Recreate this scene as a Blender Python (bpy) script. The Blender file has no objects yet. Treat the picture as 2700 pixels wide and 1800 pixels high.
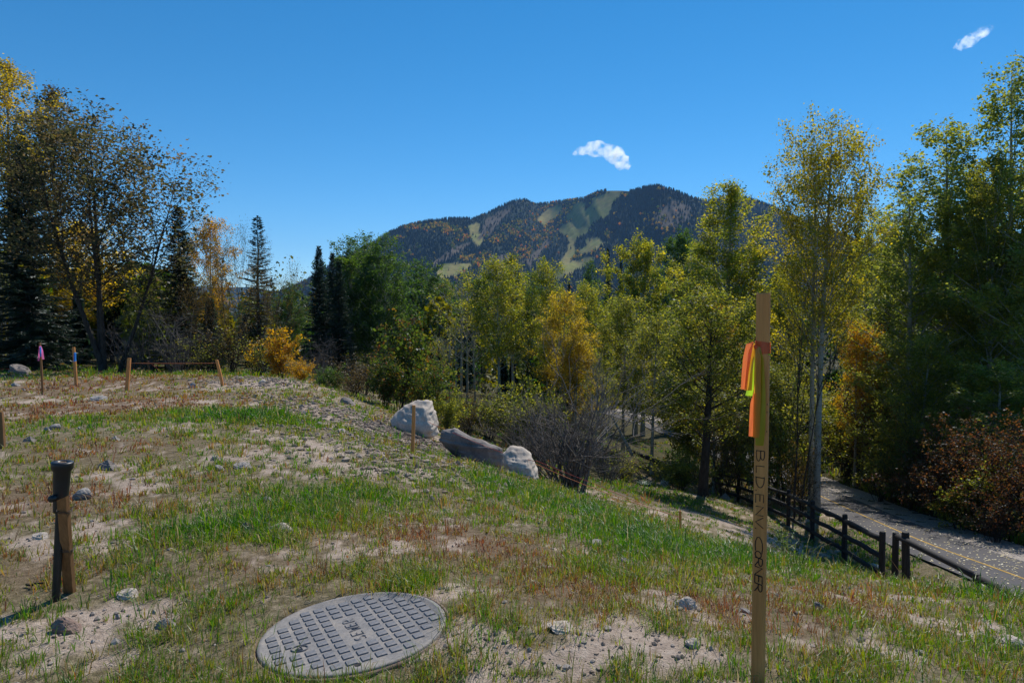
import bpy, bmesh, math, random
import numpy as np
from mathutils import Vector, Matrix

R = math.radians
scene = bpy.context.scene
COL = scene.collection

# ------------------------------------------------------------------ camera
PITCH = math.atan(70 / 1800)
CAMZ = 1.2
cd = bpy.data.cameras.new('camera')
cam = bpy.data.objects.new('camera', cd)
COL.objects.link(cam)
cd.lens, cd.sensor_width, cd.sensor_fit = 24.0, 36.0, 'HORIZONTAL'
cd.clip_start, cd.clip_end = 0.05, 60000
cam.location = (0, 0, CAMZ)
cam.rotation_euler = (math.pi / 2 - PITCH, 0, 0)
scene.camera = cam

# ------------------------------------------------------------------ sky, sun, exposure
SUN_EL, SUN_AZ = 49.0, 25.0            # degrees above the horizon, degrees right of the view direction
world = bpy.data.worlds.new('World')
scene.world = world
world.use_nodes = True
nt = world.node_tree
bg = nt.nodes['Background']
sky = nt.nodes.new('ShaderNodeTexSky')
sky.sky_type = 'NISHITA'
sky.sun_disc = False
sky.sun_elevation, sky.sun_rotation = R(SUN_EL), R(SUN_AZ)
sky.altitude, sky.air_density, sky.dust_density, sky.ozone_density = 2400, 1.0, 0.0, 4.0
hs = nt.nodes.new('ShaderNodeHueSaturation')
hs.inputs['Saturation'].default_value = 1.3
hs.inputs['Hue'].default_value = 0.492
nt.links.new(sky.outputs[0], hs.inputs['Color'])
nt.links.new(hs.outputs[0], bg.inputs[0])
bg.inputs[1].default_value = 0.135
sd = bpy.data.lights.new('sun', 'SUN')
sun = bpy.data.objects.new('sun', sd)
COL.objects.link(sun)
sd.energy, sd.angle, sd.color = 4.8, R(0.53), (1.0, 0.95, 0.87)
_d = Vector((math.sin(R(SUN_AZ)) * math.cos(R(SUN_EL)), math.cos(R(SUN_AZ)) * math.cos(R(SUN_EL)), math.sin(R(SUN_EL))))
sun.rotation_euler = _d.to_track_quat('Z', 'Y').to_euler()
vs = scene.view_settings
vs.view_transform, vs.look, vs.exposure, vs.gamma = 'Standard', 'None', 0.0, 1.0
vs.use_curve_mapping = False
cy = scene.cycles
cy.max_bounces, cy.diffuse_bounces, cy.glossy_bounces, cy.transmission_bounces = 10, 6, 2, 6
cy.transparent_max_bounces, cy.volume_bounces = 8, 3
cy.use_denoising = True
cy.sample_clamp_indirect = 4.0

# ------------------------------------------------------------------ helpers
def tag(o, label=None, cat=None, group=None, kind=None):
    if label: o['label'] = label
    if cat: o['category'] = cat
    if group: o['group'] = group
    if kind: o['kind'] = kind
    return o

def empty(name, loc, rz=0.0, label=None, cat=None, group=None):
    o = bpy.data.objects.new(name, None)
    COL.objects.link(o)
    o.location = loc
    o.rotation_euler = (0, 0, rz)
    o.empty_display_size = 0.1
    return tag(o, label, cat, group)

def link(name, me, parent=None, loc=None):
    o = bpy.data.objects.new(name, me)
    COL.objects.link(o)
    if parent: o.parent = parent
    if loc is not None: o.location = loc
    return o

def np_mesh(name, V, quads=None, tris=None, mat=None, smooth=False, col=None, rnd=None):
    me = bpy.data.meshes.new(name)
    V = np.asarray(V, dtype=np.float32)
    me.vertices.add(len(V))
    me.vertices.foreach_set('co', V.ravel())
    idx, starts, n = [], [], 0
    for F, k in ((quads, 4), (tris, 3)):
        if F is None or len(F) == 0: continue
        F = np.asarray(F, dtype=np.int32)
        idx.append(F.ravel())
        starts.append(n + np.arange(len(F), dtype=np.int32) * k)
        n += F.size
    idx = np.concatenate(idx); starts = np.concatenate(starts)
    me.loops.add(n)
    me.loops.foreach_set('vertex_index', idx)
    me.polygons.add(len(starts))
    me.polygons.foreach_set('loop_start', starts)
    me.polygons.foreach_set('use_smooth', np.full(len(starts), smooth))
    if col is not None:
        a = me.attributes.new('Col', 'FLOAT_COLOR', 'POINT')
        c = np.ones((len(V), 4), dtype=np.float32); c[:, :3] = col
        a.data.foreach_set('color', c.ravel())
    if rnd is not None:
        a = me.attributes.new('rnd', 'FLOAT', 'POINT')
        a.data.foreach_set('value', np.asarray(rnd, dtype=np.float32))
    me.update(calc_edges=True)
    me.validate()
    if mat: me.materials.append(mat)
    return me

class Acc:
    """collects vertices, quads and triangles of one mesh"""
    def __init__(s): s.V, s.Q, s.T, s.A, s.n = [], [], [], [], 0
    def add(s, V, Q=None, T=None, a=None):
        V = np.asarray(V, dtype=float)
        if Q is not None and len(Q): s.Q.append(np.asarray(Q) + s.n)
        if T is not None and len(T): s.T.append(np.asarray(T) + s.n)
        s.V.append(V)
        if a is not None: s.A.append(np.asarray(a, dtype=float))
        s.n += len(V)
    def tube(s, P, rad, k=6, cap=False, ref=None):
        P = np.asarray(P, dtype=float); n = len(P)
        rad = np.broadcast_to(np.asarray(rad, dtype=float), (n,))
        T = np.gradient(P, axis=0)
        T /= np.linalg.norm(T, axis=1)[:, None] + 1e-9
        if ref is None: ref = np.array([0.0, 0, 1]) if abs(T[:, 2]).max() < 0.9 else np.array([0.97, 0.23, 0.05])
        ref = np.asarray(ref, dtype=float)
        A = np.cross(T, ref); A /= np.linalg.norm(A, axis=1)[:, None] + 1e-9
        B = np.cross(T, A)
        th = np.arange(k) * 2 * np.pi / k
        ring = P[:, None, :] + rad[:, None, None] * (np.cos(th)[None, :, None] * A[:, None, :] + np.sin(th)[None, :, None] * B[:, None, :])
        V = ring.reshape(-1, 3)
        i, j = np.meshgrid(np.arange(n - 1), np.arange(k), indexing='ij')
        a = (i * k + j).ravel(); b = (i * k + (j + 1) % k).ravel()
        Q = np.stack([a, a + k, b + k, b], 1)
        Tt = None
        if cap:
            V = np.vstack([V, P[:1], P[-1:]])
            jj = np.arange(k); c0, c1 = n * k, n * k + 1
            Tt = np.vstack([np.stack([np.full(k, c0), jj, (jj + 1) % k], 1),
                            np.stack([np.full(k, c1), (n - 1) * k + (jj + 1) % k, (n - 1) * k + jj], 1)])
        s.add(V, Q, Tt)
    def box(s, c, size, M=None):
        x, y, z = np.asarray(size) / 2
        V = np.array([[-x, -y, -z], [x, -y, -z], [x, y, -z], [-x, y, -z], [-x, -y, z], [x, -y, z], [x, y, z], [-x, y, z]])
        if M is not None: V = V @ np.asarray(M).T
        s.add(V + np.asarray(c), [[0, 3, 2, 1], [4, 5, 6, 7], [0, 1, 5, 4], [1, 2, 6, 5], [2, 3, 7, 6], [3, 0, 4, 7]])
    def mesh(s, name, mat=None, smooth=False, rnd=None, col=None):
        return np_mesh(name, np.vstack(s.V), np.vstack(s.Q) if s.Q else None, np.vstack(s.T) if s.T else None, mat, smooth, col, rnd)

def rot_z(a):
    c, s = math.cos(a), math.sin(a)
    return np.array([[c, -s, 0], [s, c, 0], [0, 0, 1]])

_perm = np.random.RandomState(7).rand(256, 256)
def vnoise(x, y, s=1.0, seed=0):
    x = np.asarray(x, dtype=float) / s + seed * 17.31; y = np.asarray(y, dtype=float) / s + seed * 9.77
    xi = np.floor(x).astype(int); yi = np.floor(y).astype(int)
    fx, fy = x - xi, y - yi
    fx = fx * fx * (3 - 2 * fx); fy = fy * fy * (3 - 2 * fy)
    g = lambda a, b: _perm[a & 255, b & 255]
    return (g(xi, yi) * (1 - fx) + g(xi + 1, yi) * fx) * (1 - fy) + (g(xi, yi + 1) * (1 - fx) + g(xi + 1, yi + 1) * fx) * fy
def fbm(x, y, s=1.0, seed=0, o=4):
    t, a, r = 0.0, 0.5, 0.0
    for k in range(o):
        t = t + a * vnoise(x, y, s / 2 ** k, seed + k); r += a; a *= 0.55
    return t / r
def sstep(a, b, x):
    t = np.clip((x - a) / (b - a), 0, 1)
    return t * t * (3 - 2 * t)

SP, CP = math.sin(PITCH), math.cos(PITCH)
def at(px, py, d):
    """a point seen at photo pixel (px, py) at depth d along the view axis"""
    cx, cyy = (px - 1350) / 1800 * d, (900 - py) / 1800 * d
    return np.array([cx, cyy * SP + d * CP, CAMZ + cyy * CP - d * SP])

# ------------------------------------------------------------------ materials
def new_mat(name):
    m = bpy.data.materials.new(name); m.use_nodes = True
    t = m.node_tree
    for n in list(t.nodes):
        if n.type != 'OUTPUT_MATERIAL': t.nodes.remove(n)
    out = [n for n in t.nodes if n.type == 'OUTPUT_MATERIAL'][0]
    return m, t, out
def N(t, kind, **kw):
    n = t.nodes.new('ShaderNode' + kind)
    for k, v in kw.items(): setattr(n, k, v)
    return n
def ramp(t, fac, stops):
    n = N(t, 'ValToRGB')
    e = n.color_ramp.elements
    while len(e) < len(stops): e.new(0.5)
    for i, (p, c) in enumerate(stops):
        e[i].position = p; e[i].color = (*c, 1)
    t.links.new(fac, n.inputs[0])
    return n.outputs[0]
def noise(t, scale, detail=6, rough=0.6, vec=None, dist=0.0):
    n = N(t, 'TexNoise'); n.inputs['Scale'].default_value = scale
    n.inputs['Detail'].default_value = detail; n.inputs['Roughness'].default_value = rough
    n.inputs['Distortion'].default_value = dist
    if vec is None:
        c = N(t, 'TexCoord'); vec = c.outputs['Object']
    t.links.new(vec, n.inputs['Vector'])
    return n.outputs[0]
def mixc(t, fac, a, b, mode='MIX'):
    n = N(t, 'MixRGB', blend_type=mode)
    for i, v in enumerate((fac, a, b)):
        if isinstance(v, (int, float)): n.inputs[i].default_value = v
        elif isinstance(v, tuple): n.inputs[i].default_value = (*v, 1)
        else: t.links.new(v, n.inputs[i])
    return n.outputs[0]
def bump(t, h, strength=0.4, dist=0.02):
    b = N(t, 'Bump'); b.inputs['Strength'].default_value = strength; b.inputs['Distance'].default_value = dist
    t.links.new(h, b.inputs['Height'])
    return b.outputs[0]
def principled(t, out, colr, rough=0.8, nrm=None, spec=0.3):
    p = N(t, 'BsdfPrincipled')
    if isinstance(colr, tuple): p.inputs['Base Color'].default_value = (*colr, 1)
    else: t.links.new(colr, p.inputs['Base Color'])
    p.inputs['Roughness'].default_value = rough
    p.inputs['Specular IOR Level'].default_value = spec
    if nrm is not None: t.links.new(nrm, p.inputs['Normal'])
    t.links.new(p.outputs[0], out.inputs[0])
    return p
def attr(t, name, what='Fac'):
    a = N(t, 'Attribute', attribute_name=name)
    return a.outputs[what]
def mapping(t, sc, rot=(0, 0, 0)):
    c = N(t, 'TexCoord'); m = N(t, 'Mapping')
    m.inputs['Scale'].default_value = sc; m.inputs['Rotation'].default_value = rot
    t.links.new(c.outputs['Object'], m.inputs['Vector'])
    return m.outputs[0]

def speckle(name, stops, scale=8.0, rough=0.85, bstr=0.4, bdist=0.02, detail=8, vec=None, spec=0.25, fine=None):
    m, t, out = new_mat(name)
    v = mapping(t, vec) if vec else None
    n1 = noise(t, scale, detail, 0.65, v)
    c = ramp(t, n1, stops)
    if fine:
        n2 = noise(t, fine, 4, 0.7, v)
        c = mixc(t, 1.0, c, ramp(t, n2, [(0.3, (0.72, 0.72, 0.72)), (0.7, (1.15, 1.15, 1.15))]), 'MULTIPLY')
    principled(t, out, c, rough, bump(t, n1, bstr, bdist), spec)
    return m

def leafy(name, stops, trans=0.62, gloss=0.026, grough=0.5, use='rnd', tsat=1.08):
    m, t, out = new_mat(name)
    c = ramp(t, attr(t, 'rnd'), stops) if use == 'rnd' else attr(t, 'Col', 'Color')
    hsv = N(t, 'HueSaturation'); hsv.inputs['Saturation'].default_value = tsat; hsv.inputs['Value'].default_value = 1.8
    t.links.new(c, hsv.inputs['Color'])
    d = N(t, 'BsdfDiffuse'); tr = N(t, 'BsdfTranslucent'); g = N(t, 'BsdfGlossy')
    t.links.new(c, d.inputs[0]); t.links.new(hsv.outputs[0], tr.inputs[0])
    g.inputs['Roughness'].default_value = grough; g.inputs[0].default_value = (0.9, 0.95, 1, 1)
    m1 = N(t, 'MixShader'); m1.inputs[0].default_value = trans
    t.links.new(d.outputs[0], m1.inputs[1]); t.links.new(tr.outputs[0], m1.inputs[2])
    m2 = N(t, 'MixShader'); m2.inputs[0].default_value = gloss
    t.links.new(m1.outputs[0], m2.inputs[1]); t.links.new(g.outputs[0], m2.inputs[2])
    t.links.new(m2.outputs[0], out.inputs[0])
    return m

M = {}
def ramp3(a, b, c): return [(0.0, a), (0.5, b), (1.0, c)]
M['gold'] = leafy('leaf_gold', ramp3((0.22, 0.19, 0.02), (0.54, 0.39, 0.04), (0.70, 0.50, 0.07)))
M['oldgold'] = leafy('leaf_old_gold', ramp3((0.12, 0.115, 0.018), (0.34, 0.255, 0.032), (0.60, 0.41, 0.06)))
M['goldgreen'] = leafy('leaf_gold_green', ramp3((0.09, 0.11, 0.016), (0.27, 0.235, 0.028), (0.56, 0.42, 0.05)))
M['yellowgreen'] = leafy('leaf_yellow_green', ramp3((0.075, 0.11, 0.016), (0.20, 0.215, 0.026), (0.50, 0.39, 0.05)))
M['olive'] = leafy('leaf_olive', ramp3((0.065, 0.095, 0.016), (0.16, 0.175, 0.026), (0.40, 0.33, 0.045)))
M['green'] = leafy('leaf_green', ramp3((0.022, 0.055, 0.010), (0.055, 0.10, 0.015), (0.12, 0.175, 0.024)))
M['bluegreen'] = leafy('leaf_blue_green', ramp3((0.085, 0.12, 0.024), (0.19, 0.215, 0.040), (0.40, 0.36, 0.055)))
M['orange'] = leafy('leaf_orange', ramp3((0.16, 0.14, 0.018), (0.40, 0.24, 0.03), (0.50, 0.24, 0.04)))
M['rust'] = leafy('leaf_rust', ramp3((0.05, 0.06, 0.015), (0.085, 0.042, 0.015), (0.16, 0.05, 0.018)))
M['oak'] = leafy('leaf_oak', [(0, (0.03, 0.05, 0.01)), (0.6, (0.075, 0.11, 0.015)), (0.8, (0.16, 0.09, 0.02)), (1, (0.32, 0.09, 0.03))], gloss=0.025, grough=0.45)
M['bronze'] = leafy('leaf_bronze', ramp3((0.035, 0.045, 0.016), (0.085, 0.08, 0.03), (0.20, 0.13, 0.06)), trans=0.5)
M['brown'] = leafy('leaf_brown', ramp3((0.05, 0.035, 0.015), (0.11, 0.08, 0.02), (0.20, 0.11, 0.03)), trans=0.35)
M['needle'] = leafy('spruce_needles', ramp3((0.008, 0.018, 0.009), (0.018, 0.036, 0.016), (0.04, 0.065, 0.025)), trans=0.15, gloss=0.04)
M['needleblue'] = leafy('blue_spruce_needles', ramp3((0.012, 0.026, 0.022), (0.028, 0.05, 0.042), (0.06, 0.095, 0.08)), trans=0.15, gloss=0.04)
M['grass'] = leafy('grass_blades', None, trans=0.45, gloss=0.03, grough=0.45, use='col', tsat=1.15)
M['litter'] = leafy('fallen_leaves', ramp3((0.55, 0.42, 0.16), (0.70, 0.60, 0.34), (0.78, 0.70, 0.5)), trans=0.2)
M['weed'] = leafy('weed_leaf', ramp3((0.06, 0.11, 0.02), (0.12, 0.19, 0.03), (0.35, 0.33, 0.05)))

def aspen_bark():
    m, t, out = new_mat('aspen_bark')
    n1 = noise(t, 3.0, 5, 0.6, mapping(t, (2.0, 2.0, 9.0)))
    n2 = noise(t, 1.5, 3, 0.5, mapping(t, (1.2, 1.2, 0.7)))
    c = ramp(t, n1, [(0.30, (0.05, 0.045, 0.04)), (0.38, (0.33, 0.31, 0.26)), (0.7, (0.50, 0.49, 0.42))])
    c = mixc(t, 1.0, c, ramp(t, n2, [(0.3, (0.6, 0.58, 0.52)), (0.7, (1, 1, 1))]), 'MULTIPLY')
    principled(t, out, c, 0.8, bump(t, n1, 0.3, 0.02), 0.2)
    return m
M['aspen_bark'] = aspen_bark()
M['dark_bark'] = speckle('dark_bark', [(0.3, (0.018, 0.014, 0.011)), (0.7, (0.075, 0.06, 0.048))], 6, vec=(3, 3, 0.6), bstr=0.6, bdist=0.03)
M['grey_bark'] = speckle('grey_twigs', [(0.3, (0.07, 0.06, 0.052)), (0.7, (0.21, 0.185, 0.165))], 5, bstr=0.2)
M['stone'] = speckle('pale_stone', [(0.25, (0.17, 0.15, 0.13)), (0.5, (0.36, 0.32, 0.285)), (0.75, (0.48, 0.44, 0.40))], 3.5, fine=60, bstr=0.5, bdist=0.05)
M['stone_warm'] = speckle('warm_stone', [(0.25, (0.34, 0.27, 0.215)), (0.5, (0.56, 0.47, 0.385)), (0.75, (0.68, 0.585, 0.49))], 2.2, fine=45, bstr=0.4, bdist=0.05)
M['stone_dark'] = speckle('dark_stone', [(0.25, (0.13, 0.11, 0.10)), (0.5, (0.24, 0.205, 0.185)), (0.75, (0.36, 0.315, 0.28))], 3.0, fine=50, bstr=0.5, bdist=0.05)
M['pebble'] = speckle('pebbles', [(0.3, (0.20, 0.165, 0.14)), (0.5, (0.34, 0.285, 0.24)), (0.7, (0.50, 0.45, 0.40))], 1.3, fine=40, bstr=0.3)
M['clod'] = speckle('earth_clods', [(0.3, (0.18, 0.13, 0.095)), (0.5, (0.32, 0.245, 0.185)), (0.7, (0.46, 0.365, 0.285))], 2.0, fine=50, bstr=0.5)
def wood(name, lo, hi, sc=(14, 14, 0.8)):
    m, t, out = new_mat(name)
    v = mapping(t, sc)
    n1 = noise(t, 4.0, 6, 0.65, v, 0.6)
    n2 = noise(t, 40.0, 3, 0.6, mapping(t, (2, 2, 0.12)))
    c = ramp(t, n1, [(0.3, lo), (0.65, hi)])
    c = mixc(t, 1.0, c, ramp(t, n2, [(0.3, (0.8, 0.78, 0.76)), (0.7, (1.08, 1.08, 1.08))]), 'MULTIPLY')
    principled(t, out, c, 0.75, bump(t, n2, 0.15, 0.002), 0.25)
    return m
M['lath'] = wood('new_lath_wood', (0.56, 0.22, 0.065), (0.72, 0.33, 0.105))
M['lath_old'] = wood('weathered_lath_wood', (0.19, 0.09, 0.035), (0.34, 0.17, 0.07))
M['fence_wood'] = wood('dark_stained_log', (0.014, 0.012, 0.012), (0.045, 0.04, 0.038))
M['ink'] = speckle('marker_ink_and_hole_shade', [(0.3, (0.012, 0.010, 0.010)), (0.7, (0.03, 0.022, 0.02))], 30, rough=0.6)
M['black_plastic'] = speckle('black_plastic', [(0.3, (0.008, 0.008, 0.009)), (0.7, (0.02, 0.02, 0.022))], 20, rough=0.42, bstr=0.05, spec=0.5)
M['wire'] = speckle('rusty_wire', [(0.3, (0.04, 0.025, 0.015)), (0.7, (0.12, 0.09, 0.07))], 30, rough=0.5)
M['green_plastic'] = speckle('green_plastic', [(0.3, (0.015, 0.055, 0.04)), (0.7, (0.03, 0.09, 0.065))], 10, rough=0.45, spec=0.5)
def iron():
    m, t, out = new_mat('cast_iron_lid')
    n1 = noise(t, 9, 8, 0.7); n2 = noise(t, 90, 4, 0.7)
    c = ramp(t, n1, [(0.3, (0.17, 0.16, 0.155)), (0.5, (0.25, 0.23, 0.215)), (0.7, (0.37, 0.315, 0.26))])
    c = mixc(t, 1.0, c, ramp(t, n2, [(0.3, (0.7, 0.7, 0.7)), (0.7, (1.15, 1.15, 1.15))]), 'MULTIPLY')
    principled(t, out, c, 0.7, bump(t, n2, 0.35, 0.004), 0.3)
    return m
M['iron'] = iron()
M['iron_top'] = speckle('worn_iron', [(0.3, (0.14, 0.14, 0.148)), (0.5, (0.20, 0.195, 0.20)), (0.72, (0.31, 0.26, 0.22))], 8, fine=120, bstr=0.3, bdist=0.004, rough=0.6)
M['rust_ring'] = speckle('rusty_ring', [(0.3, (0.13, 0.085, 0.06)), (0.7, (0.30, 0.225, 0.17))], 15, fine=80)
def tape(name, c):
    m, t, out = new_mat(name)
    n1 = noise(t, 25, 2, 0.5)
    cc = mixc(t, n1, tuple(v * 0.86 for v in c), c)
    d = N(t, 'BsdfDiffuse'); tr = N(t, 'BsdfTranslucent'); mx = N(t, 'MixShader'); mx.inputs[0].default_value = 0.6
    t.links.new(cc, d.inputs[0]); t.links.new(cc, tr.inputs[0])
    t.links.new(d.outputs[0], mx.inputs[1]); t.links.new(tr.outputs[0], mx.inputs[2])
    g = N(t, 'BsdfGlossy'); g.inputs['Roughness'].default_value = 0.3
    m2 = N(t, 'MixShader'); m2.inputs[0].default_value = 0.04
    t.links.new(mx.outputs[0], m2.inputs[1]); t.links.new(g.outputs[0], m2.inputs[2])
    t.links.new(m2.outputs[0], out.inputs[0])
    return m
M['tape_orange'] = tape('orange_tape', (0.95, 0.22, 0.06))
M['tape_lime'] = tape('lime_tape', (0.55, 0.85, 0.03))
M['tape_gold'] = tape('orange_lit_through_lime', (0.85, 0.40, 0.03))  # orange tape with the light through the lime layer painted into its colour
M['tape_olive'] = tape('shaded_lime_tape', (0.60, 0.56, 0.02))  # lime tape with the shade of the overlap painted into its colour
M['tape_pink'] = tape('pink_tape', (0.95, 0.22, 0.50))
M['tape_blue'] = tape('blue_tape', (0.05, 0.30, 0.80))
M['string'] = speckle('orange_string', [(0.3, (0.55, 0.16, 0.06)), (0.7, (0.75, 0.28, 0.13))], 30)
M['string_red'] = speckle('red_string', [(0.3, (0.40, 0.07, 0.05)), (0.7, (0.55, 0.12, 0.09))], 30)

# ------------------------------------------------------------------ terrain heights
ctrl = []
def cz(px, py, d): ctrl.append(at(px, py, d))
def cw(x, y, z): ctrl.append(np.array([x, y, z], dtype=float))
PATH_PX = [(3300, 1760, 10.6), (2700, 1525, 14.3), (2411, 1417, 18.7), (2161, 1306, 28), (2040, 1250, 35), (1930, 1200, 42), (1800, 1148, 51), (1700, 1112, 58), (1590, 1083, 65), (1440, 1066, 71), (1290, 1058, 75), (1100, 1050, 78)]
FENCE = [(1947, 1250, 27.5), (2080, 1290, 21.5), (2143, 1319, 19), (2228, 1355, 16.4), (2327, 1400, 13.9)]
FENCE2 = [(2366, 1400, 13.2), (2577, 1512, 11.0), (2830, 1640, 9.2)]
# near ground
for x in (-4, -1.5, 0, 1.5, 4):
    for y in (-6, -2): cw(x, y, 0.05 - 0.02 * x)
cw(-12, -4, 0.1); cw(12, -6, -0.6); cw(-40, -10, 0.3); cw(-40, -60, 0.5); cw(40, -60, -2); cw(0, -60, 0.5); cw(9, 2, -1.6)
for p in [(1350, 1800, 2.23), (200, 1800, 2.23), (2500, 1800, 2.28), (930, 1670, 2.58), (650, 1728, 2.45), (1200, 1646, 2.58),
          (150, 1575, 2.9), (600, 1450, 3.55), (1350, 1500, 3.5), (2000, 1560, 3.4), (2500, 1655, 3.3), (300, 1250, 5.6), (700, 1250, 5.7),
          (1000, 1330, 5.0), (1600, 1420, 4.7), (10, 1180, 6.4), (500, 1150, 7.6), (900, 1170, 7.8), (300, 1100, 9.8), (700, 1090, 10.3),
          (110, 1040, 14.5), (335, 1030, 15.2), (590, 1020, 15.8), (100, 985, 22.5), (400, 985, 22.5),
          (590, 993, 18), (760, 1004, 17), (900, 1067, 13.5), (1050, 1140, 11.6), (1250, 1228, 10), (1400, 1268, 9), (1600, 1335, 7.6),
          (1800, 1402, 6.6), (2000, 1462, 5.8), (2200, 1506, 5.2), (2450, 1558, 4.7), (2700, 1592, 4.3), (3100, 1640, 3.9),
          # lower ground past the brow
          (1499, 1284, 14.5), (1700, 1278, 26), (1845, 1303, 24), (1850, 1330, 21.5), (1950, 1392, 16.8), (1500, 1235, 26), (1150, 1130, 20),
          (2200, 1262, 31.5), (2440, 1350, 23.5), (2700, 1450, 18), (1330, 1092, 31), (900, 1010, 26), (850, 1000, 34), (600, 985, 30), (100, 962, 30),
          (1600, 1150, 40), (1400, 1100, 45), (2600, 1200, 32), (2300, 1150, 45)]: cz(*p)
cw(-30, 60, -1.5); cw(-8, 60, -4.5); cw(30, 50, -5.5); cw(30, 20, -3.5); cw(15, 90, -9); cw(-5, 100, -9); cw(-40, 100, -4); cw(50, 90, -7)
FP = []
for f in FENCE: FP.append(at(*f)); cw(FP[-1][0], FP[-1][1], FP[-1][2] - 1.16)
FP2 = []
for f in FENCE2: FP2.append(at(*f)); cw(FP2[-1][0], FP2[-1][1], FP2[-1][2] - 1.10)
PATH = np.array([at(*p) for p in PATH_PX])
for p in PATH: cw(*p)
ctrl = np.array(ctrl)
def _U(r2): return 0.5 * r2 * np.log(r2 + 1e-9)
_n = len(ctrl)
_A = np.zeros((_n + 3, _n + 3))
_A[:_n, :_n] = _U(((ctrl[:, None, :2] - ctrl[None, :, :2]) ** 2).sum(-1)) + np.eye(_n) * 0.006
_A[:_n, _n] = 1; _A[:_n, _n + 1:] = ctrl[:, :2]; _A[_n:, :_n] = _A[:_n, _n:].T
_W = np.linalg.solve(_A, np.concatenate([ctrl[:, 2], [0, 0, 0]]))
# finely resampled path centreline (Catmull-Rom)
def catmull(P, m=12):
    P = np.asarray(P, dtype=float); out = []
    Q = np.vstack([2 * P[0] - P[1], P, 2 * P[-1] - P[-2]])
    for i in range(1, len(Q) - 2):
        for u in np.arange(m) / m:
            p0, p1, p2, p3 = Q[i - 1:i + 3]
            out.append(0.5 * ((2 * p1) + (p2 - p0) * u + (2 * p0 - 5 * p1 + 4 * p2 - p3) * u * u + (3 * p1 - p0 - 3 * p2 + p3) * u ** 3))
    out.append(P[-1])
    return np.array(out)
PC = catmull(PATH, 14)
def base_z(x, y):
    x = np.asarray(x, dtype=float); y = np.asarray(y, dtype=float)
    sh = x.shape; x = x.ravel(); y = y.ravel()
    z = np.empty(len(x))
    for a in range(0, len(x), 20000):
        xx, yy = x[a:a + 20000], y[a:a + 20000]
        r = np.hypot(xx, yy); k = np.minimum(1, 95 / np.maximum(r, 1e-6))
        xc, yc = xx * k, yy * k
        r2 = (xc[:, None] - ctrl[None, :, 0]) ** 2 + (yc[:, None] - ctrl[None, :, 1]) ** 2
        zz = _U(r2) @ _W[:_n] + _W[_n] + _W[_n + 1] * xc + _W[_n + 2] * yc
        f = sstep(90, 400, r)
        zz = zz * (1 - f) - 11.0 * f
        d2 = (xx[:, None] - PC[None, :, 0]) ** 2 + (yy[:, None] - PC[None, :, 1]) ** 2
        j = d2.argmin(1); d = np.sqrt(d2[np.arange(len(xx)), j])
        jn = np.minimum(j + 1, len(PC) - 1); jp = np.maximum(j - 1, 0); tx, ty = PC[jn, 0] - PC[jp, 0], PC[jn, 1] - PC[jp, 1]
        right = ((xx - PC[j, 0]) * ty - (yy - PC[j, 1]) * tx) > 0
        w = np.where(right, 1 - sstep(2.5, 3.9, d), 1 - sstep(1.2, 2.3, d))
        z[a:a + 20000] = zz * (1 - w) + (PC[j, 2] - 0.05) * w
    return z.reshape(sh)
def path_dist(x, y):
    d2 = (x[:, None] - PC[None, :, 0]) ** 2 + (y[:, None] - PC[None, :, 1]) ** 2
    return np.sqrt(d2.min(1))
LID = np.array([-0.605, 2.57]); LIDR = 0.352
def hit(px, py, dmin=1.3, dmax=90):
    d = np.geomspace(dmin, dmax, 700)
    P = np.array([at(px, py, q) for q in d])
    b = P[:, 2] < base_z(P[:, 0], P[:, 1])
    i = int(np.argmax(b)) if b.any() else len(d) - 1
    return P[i]
def blobs(lst):
    return np.array([[*hit(px, py)[:2], r, a] for px, py, r, a in lst])
BARE = blobs([(100, 1720, .4, 1), (250, 1640, .22, .8), (1160, 1570, .25, .9), (1330, 1680, .35, 1), (1520, 1720, .25, .9), (1780, 1620, .35, .9), (1850, 1760, .3, .9), (2200, 1700, .3, .6),
              (2450, 1650, .3, .7), (1100, 1255, .7, .6), (850, 1185, .6, .4), (700, 1012, 1.3, 1), (800, 1075, 1.5, 1), (960, 1120, 1.2, 1), (1120, 1160, .9, 1), (700, 1240, .5, .5), (1450, 1262, .6, .8),
              (2520, 1545, .35, 1), (2660, 1585, .35, .9), (260, 1290, .35, .8), (150, 1440, .3, .8), (240, 1400, .25, .7), (520, 1030, .6, .3), (120, 1056, .9, .9), (330, 1250, .5, .7), (900, 1300, .35, .5),
              (1320, 1300, .4, .7), (960, 1440, .3, .7), (600, 1200, .4, .5), (1950, 1390, 1.6, 1), (1830, 1350, 1.4, .8), (2060, 1420, 1.2, .9), (1690, 1285, 1.6, .9), (1560, 1255, 1.6, .8), (30, 990, 1.2, .4), (300, 1000, 1.2, .2)])
LUSH = blobs([(560, 1400, .45, .8), (800, 1350, .6, .65), (950, 1310, .45, .6), (640, 1100, .7, 1.4), (740, 1110, .7, .9), (1320, 1280, .7, .8), (1500, 1340, .6, 1), (1650, 1400, .5, 1), (2000, 1470, .5, 1), (2250, 1510, .45, 1.1),
              (1750, 1450, .5, .8), (1100, 1540, .12, .8), (2650, 1585, .35, .8), (100, 975, 2.5, .8), (400, 990, 3, .7), (1750, 1310, 2.0, 1), (2250, 1440, 1.5, 1), (2400, 1490, 1.2, 1), (450, 1090, 1.2, .5), (1600, 1510, .3, .6), (300, 1100, .9, .6)])
RED = blobs([(250, 1015, 3.2, 1), (80, 1090, 1.8, .9), (450, 1060, 1.8, .8), (80, 1330, .6, .9), (330, 1180, .7, .7), (1300, 1450, .5, .8), (1950, 1620, .4, .8), (650, 1500, .3, .6), (1500, 1560, .3, .7), (100, 1500, .3, .7), (2250, 1600, .4, .7), (1100, 1420, .5, .6)])
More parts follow.
